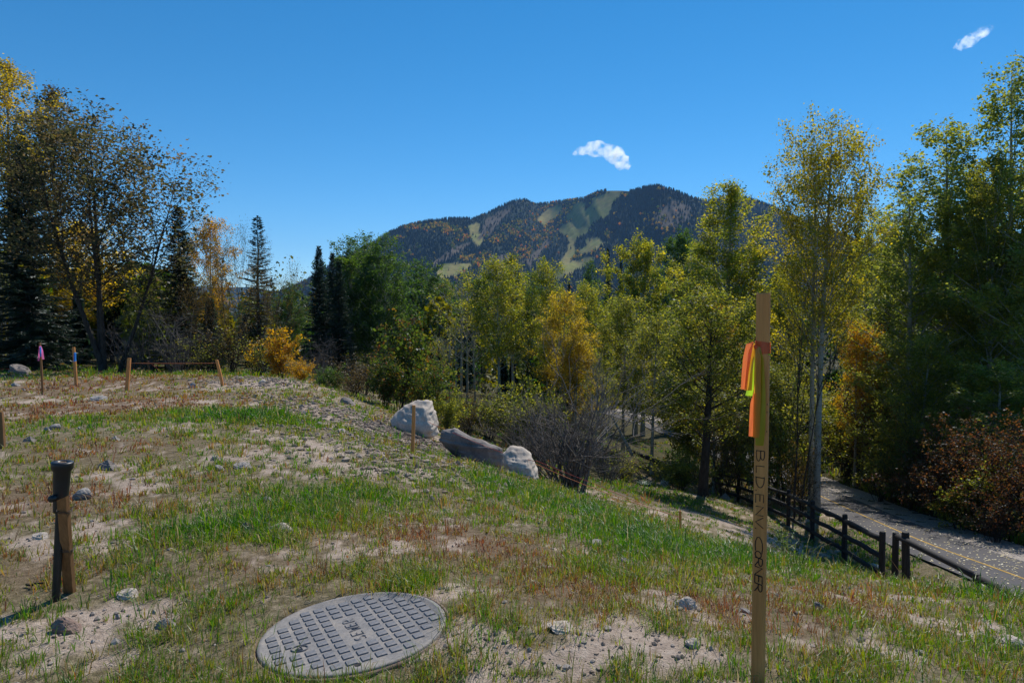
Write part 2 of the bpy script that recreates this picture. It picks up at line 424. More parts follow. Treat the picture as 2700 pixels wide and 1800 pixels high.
def field(B, x, y):
    d2 = (x[:, None] - B[None, :, 0]) ** 2 + (y[:, None] - B[None, :, 1]) ** 2
    return (np.exp(-d2 / (B[None, :, 2] ** 2)) * B[None, :, 3]).sum(1)
def dirt_mask(x, y):
    r = np.hypot(x, y)
    n = fbm(x, y, 0.34, 3, 5) * 0.42 + fbm(x, y, 0.09, 13, 3) * 0.38 + fbm(x, y, 2.3, 5, 3) * 0.20
    b = np.clip(field(BARE, x, y), 0, 1.2) - 0.75 * np.clip(field(LUSH, x, y), 0, 1.3)
    return sstep(0.47, 0.57, n * 1.0 + 0.15 * b - 0.055)
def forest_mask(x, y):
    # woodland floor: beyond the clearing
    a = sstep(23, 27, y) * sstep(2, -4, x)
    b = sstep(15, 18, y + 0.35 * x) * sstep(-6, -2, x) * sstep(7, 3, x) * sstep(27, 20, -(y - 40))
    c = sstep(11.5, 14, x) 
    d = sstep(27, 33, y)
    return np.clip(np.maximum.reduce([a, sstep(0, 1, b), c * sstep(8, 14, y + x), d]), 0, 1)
def relief(x, y):
    r = np.hypot(x, y)
    dm = dirt_mask(x, y)
    mound = np.exp(-(((x + 5.5) / 3.2) ** 2 + ((y - 14.5) / 3.0) ** 2)) + np.exp(-(((x + 2.2) / 1.6) ** 2 + ((y - 11.0) / 1.5) ** 2))
    k = np.clip(1 - r / 45, 0, 1)
    z = k * (0.05 * (fbm(x, y, 0.9, 11, 4) - 0.5) + (0.03 + 0.10 * np.clip(mound, 0, 1)) * dm * (fbm(x, y, 0.22, 21, 4) - 0.45) + 0.03 * dm * np.clip(mound, 0, 1) * (fbm(x, y, 0.08, 31, 2) - .5))
    dl = np.hypot(x - LID[0], y - LID[1])
    z = z * sstep(0.36, 0.62, dl) - 0.035 * (1 - sstep(LIDR - .012, LIDR + .012, dl))
    w = sstep(1.9, 3.4, path_dist(x, y))
    return z * w
def ground(x, y):
    x = np.atleast_1d(np.asarray(x, dtype=float)); y = np.atleast_1d(np.asarray(y, dtype=float))
    return base_z(x, y) + relief(x, y)
def gz(x, y): return float(ground([x], [y])[0])
_ground1 = ground
def ground(x, y):
    x = np.atleast_1d(np.asarray(x, dtype=float)); y = np.atleast_1d(np.asarray(y, dtype=float))
    return np.concatenate([_ground1(x[a:a + 30000], y[a:a + 30000]) for a in range(0, len(x), 30000)])

# ------------------------------------------------------------------ ground sheet
def build_ground():
    th = np.radians(np.concatenate([np.linspace(-56, 56, 430), np.linspace(58, 302, 112)[1:-1]]))
    rr = np.concatenate([np.geomspace(0.5, 30, 235), np.geomspace(30.6, 120, 80), np.geomspace(126, 6500, 34)])
    nt_, nr = len(th), len(rr)
    X = (rr[:, None] * np.sin(th)[None, :]).ravel(); Y = (rr[:, None] * np.cos(th)[None, :]).ravel()
    Z = ground(X, Y)
    V = np.stack([X, Y, Z], 1)
    V = np.vstack([V, [[0, 0, gz(0, 0)]]])
    i, j = np.meshgrid(np.arange(nr - 1), np.arange(nt_), indexing='ij')
    a = (i * nt_ + j).ravel(); b = (i * nt_ + (j + 1) % nt_).ravel()
    Q = np.stack([a, b, b + nt_, a + nt_], 1)
    jj = np.arange(nt_); T = np.stack([np.full(nt_, nr * nt_), (jj + 1) % nt_, jj], 1)
    x, y = V[:, 0], V[:, 1]
    dm = np.concatenate([dirt_mask(x[a:a + 30000], y[a:a + 30000]) for a in range(0, len(x), 30000)])
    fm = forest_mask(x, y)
    red = np.concatenate([np.clip(field(RED, x[a:a + 30000], y[a:a + 30000]), 0, 1) for a in range(0, len(x), 30000)])
    m, t, out = new_mat('site_soil')
    sep = N(t, 'SeparateColor'); t.links.new(attr(t, 'Col', 'Color'), sep.inputs[0])
    D, F, Rd = sep.outputs[0], sep.outputs[1], sep.outputs[2]
    n1 = noise(t, 2.2, 8, 0.65); n2 = noise(t, 22, 6, 0.7); n3 = noise(t, 120, 3, 0.7)
    dirt = ramp(t, n2, [(0.28, (0.28, 0.21, 0.16)), (0.5, (0.46, 0.36, 0.285)), (0.72, (0.59, 0.48, 0.39))])
    thatch = ramp(t, n2, [(0.3, (0.08, 0.066, 0.036)), (0.5, (0.19, 0.155, 0.088)), (0.72, (0.40, 0.32, 0.22))])
    thatch = mixc(t, mixc(t, 0.6, (0, 0, 0), Rd), thatch, (0.20, 0.12, 0.08))
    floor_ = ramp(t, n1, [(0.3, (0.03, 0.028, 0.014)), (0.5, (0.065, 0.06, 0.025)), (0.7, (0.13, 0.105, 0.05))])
    c = mixc(t, D, thatch, dirt)
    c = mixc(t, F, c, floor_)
    c = mixc(t, 1.0, c, ramp(t, n3, [(0.3, (0.72, 0.72, 0.72)), (0.7, (1.12, 1.12, 1.12))]), 'MULTIPLY')
    h = mixc(t, 0.5, n2, n3)
    principled(t, out, c, 0.95, bump(t, h, 0.75, 0.035), 0.1)
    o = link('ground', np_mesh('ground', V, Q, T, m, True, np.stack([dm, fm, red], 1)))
    tag(o, kind='structure')
build_ground()

# ------------------------------------------------------------------ bicycle path
def ribbon(name, offs_l, offs_r, dz, mat, i0=0, i1=None, jag=0.0, kind='structure', wav=0):
    C = PC[i0:i1]
    T = np.gradient(C[:, :2], axis=0); T /= np.linalg.norm(T, axis=1)[:, None]
    Nn = np.stack([T[:, 1], -T[:, 0]], 1)       # to the right of travel
    k = 7
    s = np.linspace(0, 1, k)
    j1 = jag * (vnoise(np.arange(len(C)) * 1.0, np.zeros(len(C)), 2.0, 4) - .5); j2 = jag * (vnoise(np.arange(len(C)) * 1.0, np.zeros(len(C)), 2.0, 9) - .5)
    off = (offs_l + j1)[:, None] * (1 - s) + (offs_r + j2)[:, None] * s
    V = np.zeros((len(C), k, 3))
    V[..., :2] = C[:, None, :2] + off[..., None] * Nn[:, None, :]
    V[..., 2] = C[:, None, 2] + dz
    i, j = np.meshgrid(np.arange(len(C) - 1), np.arange(k - 1), indexing='ij')
    a = (i * k + j).ravel()
    o = link(name, np_mesh(name, V.reshape(-1, 3), np.stack([a, a + 1, a + 1 + k, a + k], 1), None, mat, True))
    return tag(o, kind=kind)
def asphalt():
    m, t, out = new_mat('asphalt')
    n1 = noise(t, 0.8, 5, 0.6); n2 = noise(t, 60, 4, 0.7)
    c = ramp(t, n1, [(0.3, (0.088, 0.083, 0.085)), (0.7, (0.125, 0.118, 0.12))])
    c = mixc(t, 1.0, c, ramp(t, n2, [(0.3, (0.7, 0.7, 0.7)), (0.7, (1.3, 1.3, 1.3))]), 'MULTIPLY')
    principled(t, out, c, 0.9, bump(t, n2, 0.4, 0.01), 0.15)
    return m
M['gravel_bed'] = speckle('gravel_shoulder', [(0.3, (0.21, 0.175, 0.15)), (0.5, (0.34, 0.295, 0.26)), (0.7, (0.45, 0.40, 0.36))], 14, fine=90, bstr=0.8, bdist=0.03)
M['line_paint'] = speckle('yellow_line_paint', [(0.3, (0.28, 0.17, 0.05)), (0.5, (0.46, 0.28, 0.06)), (0.7, (0.55, 0.36, 0.08))], 6, fine=60, bstr=0.05)
PW = 1.12
ribbon('path', np.float64(-PW), np.float64(PW), 0.0, asphalt())
ribbon('gravel_shoulder', np.float64(PW - 0.1), np.float64(PW + 1.25), -0.02, M['gravel_bed'], jag=0.25)
ribbon('centre_line', np.float64(-0.034), np.float64(0.034), 0.004, M['line_paint'])

def fallen_leaves():
    rng = np.random.RandomState(5)
    n = 3600
    seg = rng.randint(0, 100, n) + rng.rand(n)
    i = seg.astype(int); f = seg - i
    C = PC[i] * (1 - f[:, None]) + PC[i + 1] * f[:, None]
    T = PC[i + 1, :2] - PC[i, :2]; T /= np.linalg.norm(T, axis=1)[:, None]
    o_ = np.where(rng.rand(n) < .65, rng.uniform(-1.1, 1.1, n), rng.normal(1.55, .4, n))
    P = C.copy(); P[:, 0] += T[:, 1] * o_; P[:, 1] -= T[:, 0] * o_
    P[:, 2] += 0.012
    s = rng.uniform(0.016, 0.032, n)
    a = rng.uniform(0, 6.28, n)
    A = np.stack([np.cos(a), np.sin(a), rng.normal(0, .15, n)], 1); B = np.stack([-np.sin(a), np.cos(a), rng.normal(0, .15, n)], 1)
    V = np.stack([P - A * s[:, None], P + B * s[:, None] * .7, P + A * s[:, None], P - B * s[:, None] * .7], 1).reshape(-1, 3)
    o = link('fallen_leaves', np_mesh('fallen_leaves', V, np.arange(4 * n).reshape(-1, 4), None, M['litter'], False, None, np.repeat(rng.rand(n), 4)))
    tag(o, 'pale yellow fallen leaves scattered over the asphalt path', 'leaves', kind='stuff')
fallen_leaves()

# ------------------------------------------------------------------ mountain
def zp(*pts): return [(950 + a / 2.138, 470 + b / 2.138) for a, b in pts]
RIDGE = np.array([(380, 830), (600, 800), (700, 780), (760, 762), (800, 745), (880, 695), (985, 640), (1020, 618), (1060, 600), (1120, 586), (1190, 578), (1250, 578), (1290, 562), (1330, 541), (1362, 529), (1385, 528), (1410, 540), (1440, 537),
                  (1470, 533), (1520, 527), (1545, 523), (1575, 508), (1605, 503), (1640, 503), (1665, 505), (1690, 499), (1710, 494), (1735, 492), (1765, 500), (1800, 513), (1830, 525), (1870, 532), (1905, 523), (1940, 520), (1985, 527), (2020, 540), (2100, 575), (2250, 630), (2500, 700), (2800, 790)])
def in_poly(px, py, poly):
    poly = np.asarray(poly); c = np.zeros(px.shape, bool)
    j = len(poly) - 1
    for i in range(len(poly)):
        xi, yi = poly[i]; xj, yj = poly[j]
        with np.errstate(divide='ignore', invalid='ignore'):
            c ^= ((yi > py) != (yj > py)) & (px < (xj - xi) * (py - yi) / (yj - yi + 1e-12) + xi)
        j = i
    return c
MEADOW = [zp((1395, 85), (1470, 72), (1440, 110), (1405, 150), (1388, 200), (1335, 228), (1285, 262), (1272, 305), (1215, 320), (1192, 370), (1205, 420), (1165, 470), (1110, 500), (1180, 405), (1180, 310), (1130, 305), (1140, 270), (1195, 245), (1200, 222), (1250, 200), (1312, 160), (1322, 112)),
          zp((1225, 132), (1265, 138), (1255, 185), (1195, 215), (1150, 240), (1205, 175)),
          zp((1272, 345), (1338, 333), (1345, 352), (1385, 358), (1320, 395), (1250, 425), (1235, 410), (1285, 375)),
          zp((615, 275), (640, 258), (670, 250), (660, 300), (690, 350), (660, 372), (632, 340)),
          zp((1040, 190), (1090, 160), (1130, 150), (1100, 210), (1030, 260), (1010, 230)),
          zp((490, 480), (620, 478), (600, 510), (540, 545), (430, 555), (440, 520)),
          zp((1100, 520), (1200, 470), (1310, 440), (1300, 465), (1180, 530), (1100, 560))]
SCREE = [zp((700, 230), (800, 180), (860, 170), (830, 200), (770, 270), (720, 330), (650, 350), (690, 290)),
         zp((500, 400), (580, 370), (640, 350), (600, 390), (520, 440), (440, 490), (390, 540), (420, 470)),
         zp((715, 442), (840, 428), (900, 450), (790, 500), (700, 570), (660, 570), (740, 490)),
         zp((1640, 215), (1770, 120), (1860, 165), (1850, 230), (1780, 280), (1690, 290)),
         zp((920, 470), (1000, 400), (1060, 330), (1075, 350), (1010, 430), (960, 500))]
GOLD = [(*zp((a, b))[0], sx / 2.138, sy / 2.138, k) for a, b, sx, sy, k in
        [(1090, 230, 130, 70, .42), (980, 330, 90, 50, .3), (300, 280, 45, 14, .7), (440, 275, 60, 15, .9), (520, 300, 50, 16, .8), (590, 340, 40, 14, .8), (220, 340, 25, 8, .5), (320, 395, 25, 12, .6), (290, 430, 40, 8, .4), (850, 285, 40, 18, .9), (870, 320, 18, 12, .9), (780, 340, 50, 25, .4), (1190, 150, 40, 26, .9), (1130, 200, 60, 30, .8),
         (1060, 190, 40, 40, .6), (1050, 300, 50, 50, .5), (990, 215, 30, 14, .7), (1480, 90, 40, 12, .9), (1310, 130, 12, 22, .6), (1030, 350, 50, 40, .5), (930, 420, 40, 22, .9), (880, 450, 30, 14, .8), (590, 455, 40, 14, .7), (680, 470, 60, 26, .8), (560, 535, 40, 14, .9), (720, 430, 40, 10, .7), (1290, 415, 50, 12, .8),
         (1200, 440, 40, 20, .7), (1390, 320, 14, 22, .6), (520, 390, 12, 30, .6), (1340, 100, 30, 12, .4), (1690, 65, 40, 6, .4), (960, 300, 60, 40, .35), (1700, 240, 70, 50, .25), (900, 260, 40, 25, .4)]]
def mtn_point(px, t):
    pr = np.interp(px, RIDGE[:, 0], RIDGE[:, 1])
    pb = 836.0
    py = pb + (pr - pb) * t
    spur = np.exp(-((px - 1760) / 170.0) ** 2)
    yr = 2900 - 500 * spur - 350 * np.exp(-((px - 1120) / 160.0) ** 2) + 350 * np.exp(-((px - 1440) / 60.0) ** 2)
    yb = 1350 + 120 * np.sin(px / 190.0)
    Y = yb + (yr - yb) * t ** 0.85
    env = np.sin(np.pi * np.clip(t, 0, 1)) ** 0.7
    Y = Y + env * (260 * (fbm(px + 60 * t, t * 180, 170, 3, 4) - .5) + 150 * np.abs(fbm(px + 120 * t, t * 90, 70, 8, 3) - .5) * 2)
    dirx = (px - 1350) / 1800.0
    # direction of the view ray through (px, py) in world axes
    cyv = (900 - py) / 1800.0
    dy = cyv * SP + CP; dz = cyv * CP - SP
    k = Y / dy
    return np.stack([dirx * k, Y, CAMZ + dz * k], -1), py
def mtn_masks(px, py):
    jx = px + 7 * (fbm(px, py, 14, 40, 3) - .5); jy = py + 6 * (fbm(px, py, 10, 50, 3) - .5)
    me_ = np.zeros(px.shape); sc = np.zeros(px.shape)
    for p in MEADOW:
        me_ = np.maximum(me_, np.maximum(in_poly(jx, jy, p), np.maximum.reduce([in_poly(jx, jy - 6, p), in_poly(jx - 5, jy - 2, p), in_poly(jx + 4, jy, p)])))
    for p in SCREE: sc = np.maximum(sc, in_poly(jx, jy, p))
    g = np.zeros(px.shape)
    for (a, b, sx, sy, k) in GOLD: g = np.maximum(g, k * np.exp(-((px - a) / sx) ** 2 - ((py - b) / sy) ** 2))
    return me_, sc, g
def build_mountain():
    px = np.arange(390, 2790, 5.0); t = np.linspace(0, 1, 64)
    PX, TT = np.meshgrid(px, t, indexing='ij')
    P, PY = mtn_point(PX.ravel(), TT.ravel())
    P = P.reshape(len(px), len(t), 3); PY = PY.reshape(PX.shape)
    back = []
    for k in range(1, 6):
        b = P[:, -1, :].copy(); b[:, 0] *= 1 + .05 * k; b[:, 1] *= 1 + .05 * k; b[:, 2] -= 75 * k; back.append(b[:, None, :])
    P = np.concatenate([P] + back, 1)
    me_, sc, g = mtn_masks(PX.ravel(), PY.ravel())
    n = fbm(PX.ravel(), PY.ravel() * 1.6, 9, 60, 3)
    base = np.array([0.022, 0.036, 0.024]) * (0.7 + 0.6 * n[:, None])
    mead = np.array([0.25, 0.215, 0.07]) * (0.8 + 0.4 * n[:, None]) + np.array([-.035, .0, -.012]) * (fbm(PX.ravel(), PY.ravel(), 16, 70, 2)[:, None] > .52)
    scr = np.array([0.105, 0.085, 0.065]) * (0.6 + 0.8 * n[:, None])
    c = base * (1 - me_[:, None]) + mead * me_[:, None]
    c = c * (1 - sc[:, None]) + scr * sc[:, None]
    c = c.reshape(len(px), len(t), 3)
    c = np.concatenate([c] + [c[:, -1:, :]] * 5, 1)
    nc = P.shape[1]
    i, j = np.meshgrid(np.arange(len(px) - 1), np.arange(nc - 1), indexing='ij')
    a = (i * nc + j).ravel()
    m, tr, out = new_mat('mountain_ground')
    n1 = noise(tr, 0.03, 8, 0.7)
    cc = mixc(tr, 1.0, attr(tr, 'Col', 'Color'), ramp(tr, n1, [(0.3, (0.65, 0.65, 0.65)), (0.7, (1.3, 1.3, 1.3))]), 'MULTIPLY')
    principled(tr, out, cc, 0.95, None, 0.05)
    o = link('mountain', np_mesh('mountain', P.reshape(-1, 3), np.stack([a, a + nc, a + nc + 1, a + 1], 1), None, m, True, c.reshape(-1, 3)))
    tag(o, kind='structure')
    # the forest on its slopes
    rng = np.random.RandomState(11)
    n = 47000
    px = rng.uniform(640, 2450, n); tt = rng.uniform(0.06, 1.0, n)
    px = np.concatenate([px, rng.uniform(700, 2300, 2200)]); tt = np.concatenate([tt, np.full(2200, 0.999)])
    P, py = mtn_point(px, tt)
    me_, sc, g = mtn_masks(px, py)
    dens = np.where(me_ > 0, 0.012, np.where(sc > 0, 0.25, 1.0)) * (0.75 + 0.4 * fbm(px, py, 16, 80, 3))
    dens = np.where((px > 1600) & (px < 1660) & (py < 512), 0.0, dens)
    keep = rng.rand(len(px)) < dens
    px, py, P, g = px[keep], py[keep], P[keep], g[keep]
    gn = fbm(px, py, 12, 90, 3)
    asp = rng.rand(len(px)) < np.clip(g * 2.4 * sstep(.28, .5, gn) + 0.025 * (gn > .54), 0, .96)
    h = rng.uniform(7, 14.5, len(px)) * np.where(asp, 0.85, 1.0); w = h * np.where(asp, 0.46, 0.19) * rng.uniform(.8, 1.2, len(px))
    con = ~asp
    V, T, Cc = [], [], []
    Pc, hc, wc = P[con], h[con], w[con]; k = 5; nb = len(Pc)
    ang = np.arange(k) * 2 * np.pi / k + rng.rand(nb, 1) * 6
    ring = Pc[:, None, :] + np.stack([np.cos(ang) * wc[:, None], np.sin(ang) * wc[:, None], np.full((nb, k), 0.5)], -1)
    top = (Pc + np.stack([0 * hc, 0 * hc, hc], 1))[:, None, :]
    V1 = np.concatenate([ring, top], 1).reshape(-1, 3)
    b0 = np.arange(nb)[:, None] * (k + 1); jj = np.arange(k)
    T1 = np.stack([b0 + jj, b0 + (jj + 1) % k, np.broadcast_to(b0 + k, (nb, k))], -1).reshape(-1, 3)
    cb = np.array([0.011, 0.026, 0.023]) * rng.uniform(.5, 1.7, (nb, 1)) + rng.uniform(0, .006, (nb, 3))
    C1 = np.repeat(cb, k + 1, 0)
    Pa, ha, wa = P[asp], h[asp], w[asp]; na = len(Pa)
    ring = Pa[:, None, :] + np.stack([np.cos(ang[:1]) * wa[:, None], np.sin(ang[:1]) * wa[:, None], np.broadcast_to((ha * .5)[:, None], (na, k))], -1)
    top = (Pa + np.stack([0 * ha, 0 * ha, ha], 1))[:, None, :]; bot = Pa[:, None, :]
    V2 = np.concatenate([ring, top, bot], 1).reshape(-1, 3)
    b0 = np.arange(na)[:, None] * (k + 2)
    T2 = np.concatenate([np.stack([b0 + jj, b0 + (jj + 1) % k, np.broadcast_to(b0 + k, (na, k))], -1), np.stack([b0 + (jj + 1) % k, b0 + jj, np.broadcast_to(b0 + k + 1, (na, k))], -1)], 1).reshape(-1, 3)
    mixv = rng.rand(na, 1)
    ca = np.where(mixv < .4, np.array([0.20, 0.23, 0.03]), np.where(mixv < .88, np.array([0.52, 0.38, 0.03]), np.array([0.62, 0.33, 0.03]))) * rng.uniform(.6, 1.3, (na, 1))
    C2 = np.repeat(ca, k + 2, 0)
    m = leafy('mountain_forest', None, trans=0.45, gloss=0.0, use='col', tsat=1.1)
    o = link('mountain_forest', np_mesh('mountain_forest', np.vstack([V1, V2]), None, np.vstack([T1, T2 + len(V1)]), m, False, np.vstack([C1, C2])))
    tag(o, 'dark conifers and golden aspens covering the distant mountain', 'forest', kind='stuff')
build_mountain()
def far_hills():
    x = np.linspace(-5200, 1500, 90); prof = np.interp(x, [-5200, -4200, -3400, -2600, -2100, -1900, -1500, 0, 1500], [330, 420, 300, 230, 232, 205, 120, 20, -20]) + 60 * (fbm(x, x * 0, 500, 5, 4) - .5)
    rows = []
    for f, s in ((0.0, 0.0), (.35, .5), (.7, .85), (1, 1), (1.25, .6), (1.5, 0)):
        rows.append(np.stack([x, 4400 + 1000 * f + 120 * (fbm(x, x * 0 + f * 900, 300, 2, 3) - .5), -12 + prof * s], 1))
    V = np.vstack(rows); n = len(x)
    i, j = np.meshgrid(np.arange(5), np.arange(n - 1), indexing='ij'); a = (i * n + j).ravel()
    m = speckle('far_forest_slope', [(0.3, (0.012, 0.022, 0.018)), (0.7, (0.03, 0.045, 0.03))], 0.02, rough=0.95, spec=0.05, bstr=0.0)
    tag(link('far_hills', np_mesh('far_hills', V, np.stack([a, a + 1, a + 1 + n, a + n], 1), None, m, True)), kind='structure')
far_hills()
# ------------------------------------------------------------------ vegetation prototypes
def unit(v): return v / (np.linalg.norm(v) + 1e-9)
def leaf_mesh(name, P, size, seed, clump=None, upbias=0.3, aspect=0.72):
    rng = np.random.RandomState(seed)
    n = len(P)
    nrm = rng.normal(0, 1, (n, 3)); nrm[:, 2] += upbias * np.sign(nrm[:, 2]); nrm /= np.linalg.norm(nrm, axis=1)[:, None]
    a = rng.normal(0, 1, (n, 3)); a[:, 2] -= 0.5
    a -= (a * nrm).sum(1)[:, None] * nrm; a /= np.linalg.norm(a, axis=1)[:, None] + 1e-9
    b = np.cross(nrm, a)
    s = (size * np.exp(rng.normal(-.04, .28, n)))[:, None]
    V = np.stack([P - a * s * .5, P + b * s * .5 * aspect + a * s * -.08, P + a * s * .5, P - b * s * .5 * aspect + a * s * -.08], 1).reshape(-1, 3)
    r = rng.rand(n) * (0.55 if clump is not None else 1.0) + (clump * 0.45 if clump is not None else 0)
    return np_mesh(name, V, np.arange(4 * n).reshape(-1, 4), None, None, False, None, np.repeat(np.clip(r, 0, 1), 4))

def bend(p, d, L, n, rng, up=0.0, wob=0.06):
    """a polyline of n points from p along d, bending upward by up"""
    pts = [np.array(p)]; d = unit(np.array(d, dtype=float))
    for k in range(n - 1):
        d = unit(d + np.array([rng.normal(0, wob), rng.normal(0, wob), up / n + rng.normal(0, wob * .6)]))
        pts.append(pts[-1] + d * L / (n - 1))
    return np.array(pts), d

def aspen(seed, H=12.0, cb=0.35, Rr=2.0, leaves=15000, size=0.075, stems=1, nb=46, shape='oval', elev=0.75, r0=0.13, sparse=0.0, lean=0.0, fullness=1.0, flare=0.0, jit=.10):
    rng = np.random.RandomState(seed)
    tr = Acc(); tw = []
    stem_list = []
    for s in range(stems):
        off = np.array([.24 * (s - (stems - 1) / 2) * 1.6 * (.35 if flare else 1), rng.normal(0, .1), 0]) if stems > 1 else np.zeros(3)
        d0 = unit(np.array([rng.normal(0, .02) + (0.012 * (s - (stems - 1) / 2) * 2 if stems > 1 else 0) + lean, rng.normal(0, .02), 1]))
        P, _ = bend(off, d0, H * (1 - 0.08 * s), 14, rng, 0.30, 0.016)
        if flare:
            fa = 6.283 * s / stems + .5; P[:, 0] += math.cos(fa) * flare * P[:, 2] * (1.25 - .04 * P[:, 2]); P[:, 1] += math.sin(fa) * flare * P[:, 2] * (1.25 - .04 * P[:, 2])
        elif not lean: P[:, :2] = off[:2] + (P[:, :2] - off[:2]) * 0.3 + 0.02 * np.sin(np.linspace(0, 5, 14) + s)[:, None]
        P[0, 2] -= 0.3
        tt = np.linspace(0, 1, 14)
        tr.tube(P, r0 * (1 - .12 * s) * np.maximum((1 - tt) ** 0.8, 0.06) * (1 + .35 * np.exp(-tt * 25)), 7)
        stem_list.append(P)
    for s, P in enumerate(stem_list):
        for b in range(nb // stems):
            t = cb + (0.985 - cb) * ((b + rng.rand()) / (nb // stems))
            q = t * 13; i = min(int(q), 12); p = P[i] + (P[i + 1] - P[i]) * (q - i)
            u = (t - cb) / (1 - cb)
            if shape == 'oval': prof = (0.30 + 1.0 * np.sin(np.pi * min(1, u * 0.92 + .10)) ** .8) * (1 - .36 * u)
            elif shape == 'cone': prof = (1.08 - u) * (0.72 + .28 * min(1, u * 5))
            else: prof = np.sqrt(max(0.02, 1 - (2 * u * .92 - .84) ** 2))
            L = Rr * prof * rng.uniform(.65, 1.2) / math.cos(elev) * 0.72
            az = b * 2.4 + rng.uniform(-.5, .5) + s * 1.3
            e = elev * rng.uniform(.7, 1.25) + .3 * u
            d = np.array([math.cos(az) * math.cos(e), math.sin(az) * math.cos(e), math.sin(e)])
            B, _ = bend(p, d, L, 5, rng, 0.35, 0.10)
            rb = max(0.006, r0 * .32 * (1 - t) ** .6 * (0.4 + .6 * L / max(Rr, .1)))
            tr.tube(B, rb * np.linspace(1, .25, 5), 4)
            nt_ = max(3, int(L / 0.30))
            alive = rng.rand() > sparse
            for k in range(nt_):
                f = rng.uniform(.25, 1.0); q2 = f * 4; i2 = min(int(q2), 3)
                pb = B[i2] + (B[i2 + 1] - B[i2]) * (q2 - i2)
                dt = unit(d + rng.normal(0, .75, 3) + np.array([0, 0, .25]))
                Lt = rng.uniform(.25, .62) * (0.55 + 0.3 * L)
                e_ = pb + dt * Lt
                if k % 2 == 0 or sparse > .3: tr.tube(np.array([pb, pb + dt * Lt * .55 + rng.normal(0, .02, 3), e_]), np.array([.006, .004, .002]) * (1.5 if sparse > .3 else 1), 3)
                if alive: tw.append((*pb, *e_, Lt * rng.choice([.15, .8, 1, 2.0]) * fullness, rng.rand()))
        tw.append((*P[-3], *(P[-1] + np.array([0, 0, .35])), 1.6, rng.rand()))
    tw = np.array(tw)
    w = tw[:, 6] / tw[:, 6].sum()
    k = rng.choice(len(tw), leaves, p=w)
    f = rng.rand(leaves) ** .8
    LP = tw[k, :3] + (tw[k, 3:6] - tw[k, :3]) * f[:, None] + rng.normal(0, jit, (leaves, 3))
    Ra = float(np.percentile(np.hypot(LP[:, 0] - LP[:, 0].mean(), LP[:, 1] - LP[:, 1].mean()), 88))
    return tr.mesh('aspen_trunk', None, True), leaf_mesh('aspen_crown', LP, size, seed + 1, tw[k, 7]), float(np.percentile(LP[:, 2], 99.7)), Ra

def forked(seed, H=9.5, stems=4, spread=0.42, leaves=15000, size=0.11, levels=4, r0=0.14):
    """several stems from one root, forking upward into a wide open crown"""
    rng = np.random.RandomState(seed); tr = Acc(); tips = []
    def grow(p, d, L, r, lev):
        P, d2 = bend(p, d, L, 5, rng, 0.18, 0.085)
        tr.tube(P, r * np.linspace(1, .68, 5), 6 if lev < 2 else 4 if lev < 4 else 3)
        if lev >= levels:
            tips.append((*P[0], *P[-1], L * rng.choice([.7, 1, 1.3]), rng.rand())); return
        for k in range(rng.choice([2, 3, 3])):
            dd = unit(d2 + rng.normal(0, .42, 3) + np.array([0, 0, .12]))
            grow(P[-1], dd, L * rng.uniform(.55, .85), r * .62, lev + 1)
        if lev >= 1:
            for k in range(2):
                q = rng.randint(1, 4)
                grow(P[q], unit(d2 + rng.normal(0, .7, 3)), L * .5, r * .35, min(levels, lev + 2))
    for s in range(stems):
        az = s * 6.283 / stems + rng.uniform(-.4, .4)
        d = unit(np.array([math.cos(az) * spread, math.sin(az) * spread, 1]))
        grow(np.array([math.cos(az) * .18, math.sin(az) * .18, -.3]), d, H * .42, r0 * rng.uniform(.8, 1.1), 0)
    tw = np.array(tips); top = tw[:, 5].max()
    w = tw[:, 6] / tw[:, 6].sum(); k = rng.choice(len(tw), leaves, p=w); f = rng.rand(leaves)
    LP = tw[k, :3] + (tw[k, 3:6] - tw[k, :3]) * f[:, None] * 1.1 + rng.normal(0, .26, (leaves, 3))
    Rr = np.percentile(np.abs(tw[:, 3:5]), 92)
    return tr.mesh('forked_trunk', None, True), leaf_mesh('forked_crown', LP, size, seed + 1, tw[k, 7]), float(top) * .97, float(Rr)

